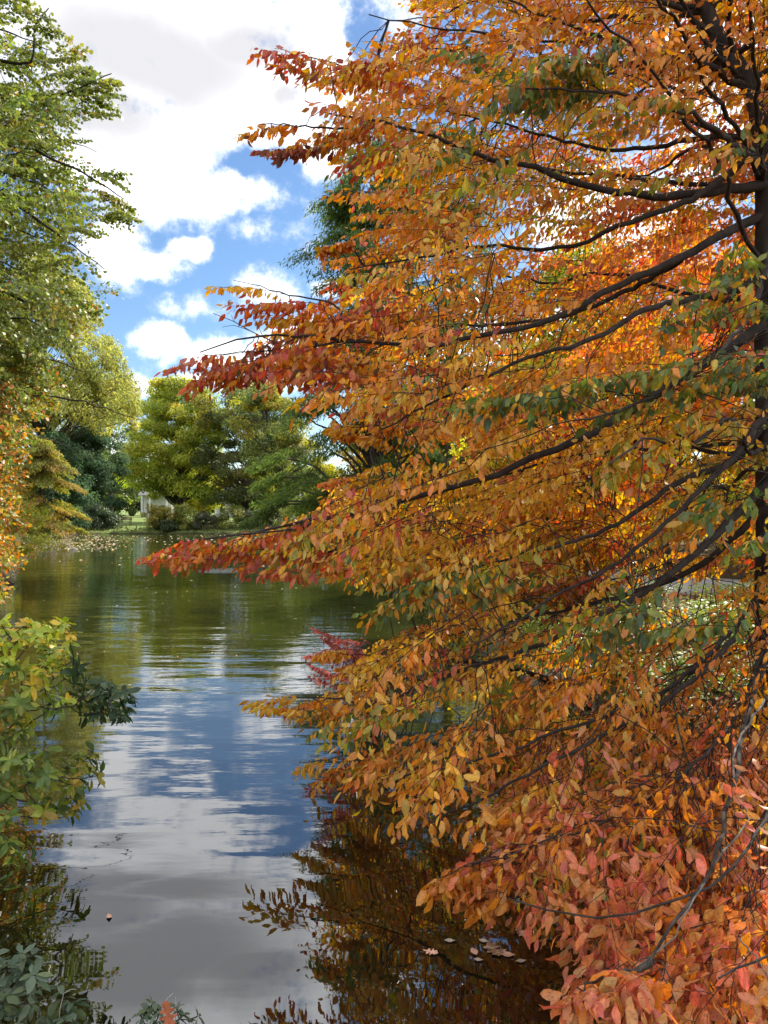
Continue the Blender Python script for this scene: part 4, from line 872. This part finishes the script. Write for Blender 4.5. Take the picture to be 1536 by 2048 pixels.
def palB(q, rng):
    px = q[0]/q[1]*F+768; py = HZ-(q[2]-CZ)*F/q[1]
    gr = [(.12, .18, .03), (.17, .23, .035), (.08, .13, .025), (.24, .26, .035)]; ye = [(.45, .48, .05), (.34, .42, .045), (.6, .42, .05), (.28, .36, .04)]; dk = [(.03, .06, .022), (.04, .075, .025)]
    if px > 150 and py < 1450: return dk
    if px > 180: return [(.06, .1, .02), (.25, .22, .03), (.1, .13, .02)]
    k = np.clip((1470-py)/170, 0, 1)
    if rng.random() < k*.85: return ye  # sunlight on the bush top put into these yellow leaves
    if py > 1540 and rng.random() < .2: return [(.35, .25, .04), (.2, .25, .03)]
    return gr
whorl_shrub('azalea_shrub', (-3.5, 4.9), tips, .086, palB, 'leafy green and yellow azalea with a sunlit top, hanging over the water at left', 62)
tips = []
while len(tips) < 90:
    px = rngB.uniform(-250, 165); py = rngB.uniform(1905, 2260)
    if px > np.interp(py, [1905, 1920, 1960, 2000, 2048, 2200], [40, 75, 100, 135, 165, 200]): continue
    tips.append(at(px, py, rngB.uniform(2.55, 3.1)))
tips += [at(62, 1915, 2.8), at(55, 1935, 2.8), at(8, 1935, 2.8), at(115, 1975, 2.8), at(140, 2010, 2.75), at(30, 1960, 2.8)]
pg = [(.085, .125, .075), (.11, .15, .09), (.07, .105, .06), (.09, .12, .05)]
whorl_shrub('privet_shrub', (-1.75, 1.9), tips, .062, lambda q, r: pg, 'grey green small leaved shrub in the bottom left corner', 63, nl=(4, 7), upk=.8, stem=.006, extra=4)
tips = [at(*q) for q in [(292, 2022, 2.7), (305, 2010, 2.72), (280, 2034, 2.7), (318, 2030, 2.7), (352, 2018, 2.7), (360, 2035, 2.7), (300, 2060, 2.68), (340, 2070, 2.68), (395, 2036, 2.72), (270, 2075, 2.66), (380, 2085, 2.66), (320, 2100, 2.6), (290, 2120, 2.6)]]
whorl_shrub('privet_shrub', (-.85, 2.05), tips, .038, lambda q, r: pg, 'short green sprig with a dead brown leaf at the bottom edge', 64, nl=(4, 7), upk=.9, stem=.003, extra=3)

# ------------------------------------------------------------------ small things
def solid_boxes(name, boxes, mat, parent=None):
    V, Fc, n0 = [], [], 0
    for (cx, cy_, cz, sx_, sy_, sz) in boxes:
        for dx in (-.5, .5):
            for dy in (-.5, .5):
                for dz in (-.5, .5): V.append((cx+dx*sx_, cy_+dy*sy_, cz+dz*sz))
        Fc += [[n0+a for a in f] for f in ((0, 1, 3, 2), (4, 6, 7, 5), (0, 4, 5, 1), (2, 3, 7, 6), (0, 2, 6, 4), (1, 5, 7, 3))]; n0 += 8
    return mesh_obj(name, V, np.array(Fc).ravel(), np.full(len(Fc), 4), mat, parent, smooth=False)
# white houses across the lawn
def house(x, y, w_, h_, label, doorx, cols):
    z = float(ground_z(x, y)); r = empty('house', (x, y, z)); tag(r, label, 'house')
    dpt = 8.0; dw = 1.3
    yb = y+dpt/2; yf = y
    solid_boxes('wall', [(x, yb, z+h_/2, w_, dpt, h_)], M_WHITE, r)
    V = [(x-w_/2-.4, yf-2.2, z+h_+.03), (x+w_/2+.4, yf-2.2, z+h_+.03), (x+w_/2+.4, yf+dpt+.4, z+h_+.03), (x-w_/2-.4, yf+dpt+.4, z+h_+.03), (x-w_/2-.4, yf+3, z+h_+2.4), (x+w_/2+.4, yf+3, z+h_+2.4)]
    mesh_obj('roof', V, [0, 1, 5, 4, 1, 2, 5, 2, 3, 4, 5, 3, 0, 4, 0, 3, 2, 1], [4, 3, 4, 3, 4], M_ROOF, r, smooth=False)
    solid_boxes('door', [(x+doorx, yf-.03, z+1.15, dw, .1, 2.3)], M_DARK, r)
    for wx in np.linspace(-w_/2+1.2, w_/2-1.2, max(2, int(w_/2.6))):
        if abs(wx-doorx) < 1.2: continue
        f_ = solid_boxes('window', [(x+wx, yf-.03, z+1.9, .9, .1, 1.5)], M_DARK, r)
        s1 = solid_boxes('sill', [(x+wx, yf-.1, z+1.1, 1.1, .16, .08)], M_WHITE); s1.parent = f_
        s1.location = (0, 0, 0); s1.matrix_parent_inverse = f_.matrix_world.inverted()
        s1.location = (-0, 0, 0)
    tbc = None
    for c_ in cols:
        t_ = Tubes(); t_.add(np.array([[x+c_, yf-1.9, z-.1], [x+c_, yf-1.9, z+h_*.5], [x+c_, yf-1.9, z+h_]]), np.array([.22, .2, .18]), 12); t_.build('column', M_WHITE, r)
    return r
house(-43.6, 148, 5.4, 4.2, 'white house with a columned porch seen under the maple at left', 1.3, (-2.4, -.9, 2.3))
house(-28.6, 146, 6.6, 3.6, 'white house with a dark door right of the maple trunk', .4, (-2.9, 3.0))
house(-17.0, 150, 9.0, 3.4, 'white house low behind the shrubs where the branch tips begin', -2.6, (-4, 4))
# bench on the lawn
bx, by = (243-768)/F*80, 80.0; bz = float(ground_z(bx, by)); bench = empty('park_bench', (bx, by, bz)); tag(bench, 'dark wooden bench on the lawn across the pond', 'bench')
solid_boxes('seat', [(bx, by+dy, bz+.45, 2.0, .11, .04) for dy in (-.2, -.06, .08, .22)], M_WOOD, bench)
solid_boxes('backrest', [(bx, by+.30, bz+zz, 2.0, .035, .09) for zz in (.6, .73, .86)], M_WOOD, bench)
for lx in (-.88, .88):
    for ly, lh in ((-.2, .43), (.34, .9)): solid_boxes('leg', [(bx+lx, by+ly, bz+lh/2-.02, .07, .05, lh)], M_WOOD, bench)
for lx in (-.94, .94): solid_boxes('armrest', [(bx+lx, by+.03, bz+.66, .06, .5, .04), (bx+lx, by-.2, bz+.54, .05, .05, .2)], M_WOOD, bench)
# a person standing far off on the lawn
qx, qy = (506-768)/F*118, 118.0; qz = float(ground_z(qx, qy))
def skin_body(name, joints, edges, radii, mat, loc):
    me = bpy.data.meshes.new(name); me.from_pydata(joints, edges, []); o = bpy.data.objects.new(name, me); C.objects.link(o); o.location = loc
    me.skin_vertices or None
    md = o.modifiers.new('skin', 'SKIN')
    for i, r_ in enumerate(radii): me.skin_vertices[0].data[i].radius = (r_, r_) if not isinstance(r_, tuple) else r_
    me.skin_vertices[0].data[0].use_root = True
    o.modifiers.new('sub', 'SUBSURF').levels = 2
    o.modifiers['sub'].render_levels = 2
    me.materials.append(mat); return o
J = [(0, 0, .95), (0, 0, 1.15), (0, .01, 1.38), (0, 0, 1.50), (0, -.01, 1.60), (0, -.01, 1.70), (.09, 0, .9), (.11, -.02, .5), (.11, .02, .08), (.12, -.12, .04), (-.09, 0, .9), (-.13, .03, .5), (-.15, .06, .08), (-.16, -.08, .04), (.19, 0, 1.40), (.25, .02, 1.12), (.24, -.08, .88), (.24, -.1, .80), (-.19, 0, 1.40), (-.25, .03, 1.12), (-.22, -.06, .88), (-.22, -.08, .80)]
E = [(0, 1), (1, 2), (2, 3), (3, 4), (4, 5), (0, 6), (6, 7), (7, 8), (8, 9), (0, 10), (10, 11), (11, 12), (12, 13), (2, 14), (14, 15), (15, 16), (16, 17), (2, 18), (18, 19), (19, 20), (20, 21)]
RD = [.14, .13, .15, .055, .085, .08, .09, .06, .045, .035, .09, .06, .045, .035, .06, .045, .033, .03, .06, .045, .033, .03]
M_CLOTH = noisemat('dark_cloth', (.02, .022, .03), (.05, .05, .06), 6, .9); M_SHIRT = noisemat('pale_shirt', (.5, .5, .5), (.62, .62, .6), 6, .9); M_SKIN = noisemat('skin', (.42, .26, .19), (.5, .32, .24), 6, .6)
pb = skin_body('person', J, E, RD, M_CLOTH, (qx, qy, qz)); tag(pb, 'person in dark clothes standing far off on the lawn behind the shrubs', 'person')
hd = skin_body('hair', [(0, .01, 1.66), (0, .02, 1.74)], [(0, 1)], [.10, .07], M_DARK, (0, 0, 0)); hd.parent = pb

# floating leaves -------------------------------------------------------
def oak_outline(nl=4):
    pts = [(0, -.25), (.03, 0)]
    for i in range(nl):
        b0 = .05+i*.24; w_ = (.28, .40, .34, .2)[i % 4]
        pts += [(.09, b0), (w_, b0+.12), (w_*.9, b0+.18), (.10, b0+.20)]
    r_ = pts[1:]; return r_+[(0, 1.06)]+[(-x*.93, y+.02) for x, y in r_[::-1]]+[]
def flat_leaf(name, loc, size, ang, outline, mat, label, curl=.12, group='leaves floating on the pond', cat='leaf', tilt=(0, 0)):
    pts = np.array(outline)*size; n_ = len(pts)
    c_ = np.array([[0, size*.5]]); A2 = np.concatenate([c_, pts]); ca, sa = math.cos(ang), math.sin(ang)
    rr_ = np.hypot(A2[:, 0], A2[:, 1]-size*.5)
    Vv = np.stack([A2[:, 0]*ca-A2[:, 1]*sa, A2[:, 0]*sa+A2[:, 1]*ca, rr_**2/size*curl+np.sin(np.arange(n_+1)*2.1)*size*.02], 1)
    up_ = Vv.copy(); lo = Vv.copy(); lo[:, 2] -= size*.008
    VV = np.concatenate([up_, lo]); Fc = []
    for i in range(n_):
        j = (i+1) % n_; Fc.append((0, 1+i, 1+j)); Fc.append((n_+1, n_+2+j, n_+2+i))
    ff = list(np.array(Fc).ravel()); cn = [3]*len(Fc)
    for i in range(n_):
        j = (i+1) % n_; ff += [1+i, n_+2+i, n_+2+j, 1+j]; cn.append(4)
    if tilt != (0, 0):
        from mathutils import Euler
        Mx = np.array(Euler((tilt[0], tilt[1], 0)).to_matrix()); VV = VV@Mx.T
    o = mesh_obj(name, VV, ff, cn, mat, None, smooth=False); o.location = loc
    tag(o, label, cat, group); return o
ov = [(0, -.1), (.12, .1), (.27, .35), (.29, .6), (.17, .86), (0, 1.02), (-.18, .84), (-.28, .58), (-.26, .33), (-.12, .1)]
M_BRL = noisemat('brown_leaf', (.16, .075, .035), (.30, .17, .09), 40, .7); M_PLL = noisemat('pale_leaf', (.30, .24, .17), (.46, .39, .30), 40, .6); M_RBL = noisemat('russet_leaf', (.20, .05, .02), (.32, .10, .035), 40, .65); M_PKL = noisemat('pink_leaf', (.45, .22, .14), (.6, .38, .28), 40, .6)
def wat(px, py): D_ = CZ*F/(py-HZ); return ((px-768)/F*D_, D_, .006)
oo = oak_outline()
FL = [(1000, 1918, .135, .3, oo, M_BRL, 'brown lobed oak leaf floating among the pale leaves'), (978, 1888, .06, 1.2, ov, M_PLL, 'pale oval leaf floating at the upper left of the brown oak leaf'), (990, 1900, .065, 1.6, ov, M_PLL, 'pale oval leaf floating on the brown oak leaf'),
      (1012, 1905, .07, 2.0, ov, M_PLL, 'pale oval leaf floating at the upper right of the brown oak leaf'), (1030, 1915, .08, 1.4, ov, M_PKL, 'pinkish oval leaf floating right of the brown oak leaf'), (1052, 1926, .055, 1.7, ov, M_PLL, 'pale oval leaf floating farthest right of the cluster'),
      (953, 1915, .07, .2, ov, M_PKL, 'pinkish leaf floating just left of the brown oak leaf'), (966, 1925, .05, 1.4, ov, M_PLL, 'small pale leaf floating lowest in the cluster'), (910, 1886, .06, 1.5, ov, M_PLL, 'lone pale oval leaf floating above the jagged leaf'),
      (877, 1912, .09, 1.2, oak_outline(3), M_PKL, 'small jagged tan leaf floating left of the cluster'), (1058, 1880, .1, .5, oo, M_PKL, 'tan lobed leaf floating under the salmon leaf tips'), (217, 1842, .055, .4, ov, M_PKL, 'single curled pinkish leaf floating on the open grey water')]
for (px, py, sz, an, ol, mt_, lb) in FL:
    flat_leaf('floating_leaf', wat(px, py), sz, an, ol, mt_, lb, .35 if sz < .06 and px < 300 else .12)
q = at(330, 2028, 2.66)
flat_leaf('oak_leaf', tuple(q+np.array([.02, -.02, -.045])), .085, .35, oo, M_RBL, 'dead russet oak leaf caught on the green sprig at the bottom edge', .25, None, 'leaf', (1.25, .1))
# fleck litter on the far water
rngF = np.random.default_rng(77)
P = []
for _ in range(900):
    px = rngF.uniform(60, 560); py = 1068+abs(rngF.normal(0, 12))+2; x, y, z = wat(px, py)
    if px < 260 or rngF.random() < .4: P.append((x, y, .008))
for _ in range(500):
    px = rngF.uniform(50, 230); py = rngF.uniform(1074, 1100); P.append(wat(px, py)[:2]+(.01,))
for _ in range(260):
    x = rngF.uniform(-22, 2); y = rngF.uniform(9, 70); P.append((x, y, .007))
P = np.array(P); P = P[pond_sd(P[:, 0], P[:, 1]) < -.3]
n_ = len(P); ang = rngF.uniform(0, 6.28, n_)
o = leaves_mesh('floating_leaves', P, np.stack([np.cos(ang), np.sin(ang), 0*ang], 1), np.tile([0, 0, 1.], (n_, 1))+rngF.normal(0, .08, (n_, 3)), rngF.uniform(.04, .12, n_)*np.clip(P[:, 1]/30, .5, 1.6), palette([(.42, .36, .24), (.28, .22, .12), (.2, .2, .06), (.45, .3, .12)], n_, rngF), T_FAN, M_DRY, None, rng=rngF)
tag(o, 'small fallen leaves and weed scattered over the far water', 'leaves', kind='stuff')
# bleached dead branches sticking out of the water
for (px, py, lb, sc) in [(118, 1096, 'bleached dead branch forked in the water, the left one of the two', 1.0), (162, 1096, 'bleached dead branch fanned in the water, the right one of the two', 1.05)]:
    x, y, _ = wat(px, py+3); tb = Tubes(); rg = np.random.default_rng(int(px))
    for i in range(7):
        a = rg.uniform(-.3, 3.4); ln = rg.uniform(.6, 1.5)*sc; u = np.linspace(0, 1, 6)
        Pq = np.stack([x+np.cos(a)*u*ln+rg.normal(0, .03, 6), y+rg.normal(0, .1)*u+0*u, -.1+u*abs(math.sin(a))*ln*.75+rg.normal(0, .02, 6)], 1); tb.add(Pq, np.linspace(.03, .01, 6), 5)
        for k in (2, 3, 4):
            a2 = a+rg.choice([-.7, .7]); l2 = ln*.4; tb.add(np.stack([Pq[k, 0]+np.cos(a2)*u*l2, Pq[k, 1]+0*u, np.maximum(Pq[k, 2]+np.sin(a2)*u*l2, -.02)], 1), np.linspace(.015, .006, 6), 4)
    tag(tb.build('dead_branch', M_DEAD), lb, 'branch', 'dead branches in the water at left')

# leaf litter and ground cover on the banks -------------------------------
def scatter(n_, xr, yr, dmin, dmax, rng, cond=None):
    X = rng.uniform(*xr, n_); Y = rng.uniform(*yr, n_); d = pond_sd(X, Y); k = (d > dmin) & (d < dmax)
    if cond is not None: k &= cond(X, Y)
    X, Y = X[k], Y[k]; return X, Y, ground_z(X, Y)
rngG = np.random.default_rng(88)
X, Y, Z = scatter(30000, (2, 12), (1.5, 16), .05, 9, rngG); n_ = len(X); ang = rngG.uniform(0, 6.28, n_)
o = leaves_mesh('fallen_leaves', np.stack([X, Y, Z+.025+rngG.uniform(0, .03, n_)], 1), np.stack([np.cos(ang), np.sin(ang), rngG.normal(0, .25, n_)], 1), np.array([0, 0, 1.])+rngG.normal(0, .3, (n_, 3)), rngG.uniform(.05, .09, n_), palette([(.30, .12, .05), (.22, .09, .05), (.38, .2, .08), (.15, .07, .04), (.42, .12, .05)], n_, rngG), T_MID, M_DRY, None, rng=rngG)
tag(o, 'brown and russet fallen leaves covering the right bank', 'leaves', kind='stuff')
dens = lambda X, Y: (np.sin(X*1.9+1)*np.sin(Y*1.5)+rngG.uniform(-.7, .9, len(X)) > .0) & (np.hypot(X-TX, Y-TY) > 1.0)
X, Y, Z = scatter(52000, (2.2, 11), (7.2, 15), .3, 8, rngG, dens); n_ = len(X); hh = rngG.uniform(.03, 1, n_)*(.22+.22*(np.sin(X*2.3)*np.sin(Y*2.1+X)*.5+.5)); ang = rngG.uniform(0, 6.28, n_)
kpath = np.min(np.hypot(X[:, None]-pp[None, :, 0], Y[:, None]-pp[None, :, 1]), 1) > 1.35
X, Y, Z, hh, ang = X[kpath], Y[kpath], Z[kpath], hh[kpath], ang[kpath]; n_ = len(X)
o = leaves_mesh('ground_cover', np.stack([X, Y, Z+hh], 1), np.stack([np.cos(ang), np.sin(ang), rngG.normal(.1, .3, n_)], 1), np.array([0, 0, 1.])+rngG.normal(0, .45, (n_, 3)), rngG.uniform(.05, .085, n_), palette([(.22, .30, .04), (.15, .22, .03), (.30, .36, .05), (.10, .16, .03)], n_, rngG), T_LO, M_LEAF2, None, rng=rngG)
tag(o, 'low bright green ground cover between the near tree and the footpath', 'ground cover', kind='stuff')
# rough weeds along all shores
X, Y, Z = scatter(160000, (-31, 12), (.5, 76), -.12, .9, rngG); n_ = len(X)
k = rngG.random(n_) < np.where(Y < 30, .9, .55); X, Y, Z = X[k], Y[k], Z[k]; n_ = len(X); hh = rngG.uniform(0, .3, n_)*np.where(Y > 50, 1.6, 1)
o = leaves_mesh('bank_weeds', np.stack([X, Y, np.maximum(Z, 0)+hh*.5], 1), rngG.normal(0, .5, (n_, 3))+np.array([0, 0, .8]), rngG.normal(0, 1, (n_, 3)), rngG.uniform(.06, .14, n_)*np.where(Y > 45, 2.2, 1), palette([(.06, .09, .02), (.10, .13, .025), (.16, .13, .04), (.045, .06, .02)], n_, rngG), T_LO, M_LEAF2, None, .6, rng=rngG)
tag(o, 'ragged weeds and grass fringing the waterline', 'weeds', kind='stuff')
# thin seed stems at the bottom edge
tb = Tubes()
for (a, b_, c_) in [((312, 2050), (322, 2020), (345, 1990)), ((345, 2055), (350, 2020), (350, 1995)), ((372, 2060), (378, 2030), (374, 2012)), ((382, 2060), (395, 2035), (407, 2006)), ((110, 2020), (125, 1992), (152, 1982))]:
    tb.add(smooth_path([at(a[0], a[1], 2.7)-np.array([0, 0, .12]), at(*b_, 2.7), at(*c_, 2.7)], 10, .001), np.linspace(.0016, .0008, 10), 4)
tag(tb.build('grass_stems', M_DEAD), 'thin dry grass stems standing along the bottom edge', 'grass', kind='stuff')
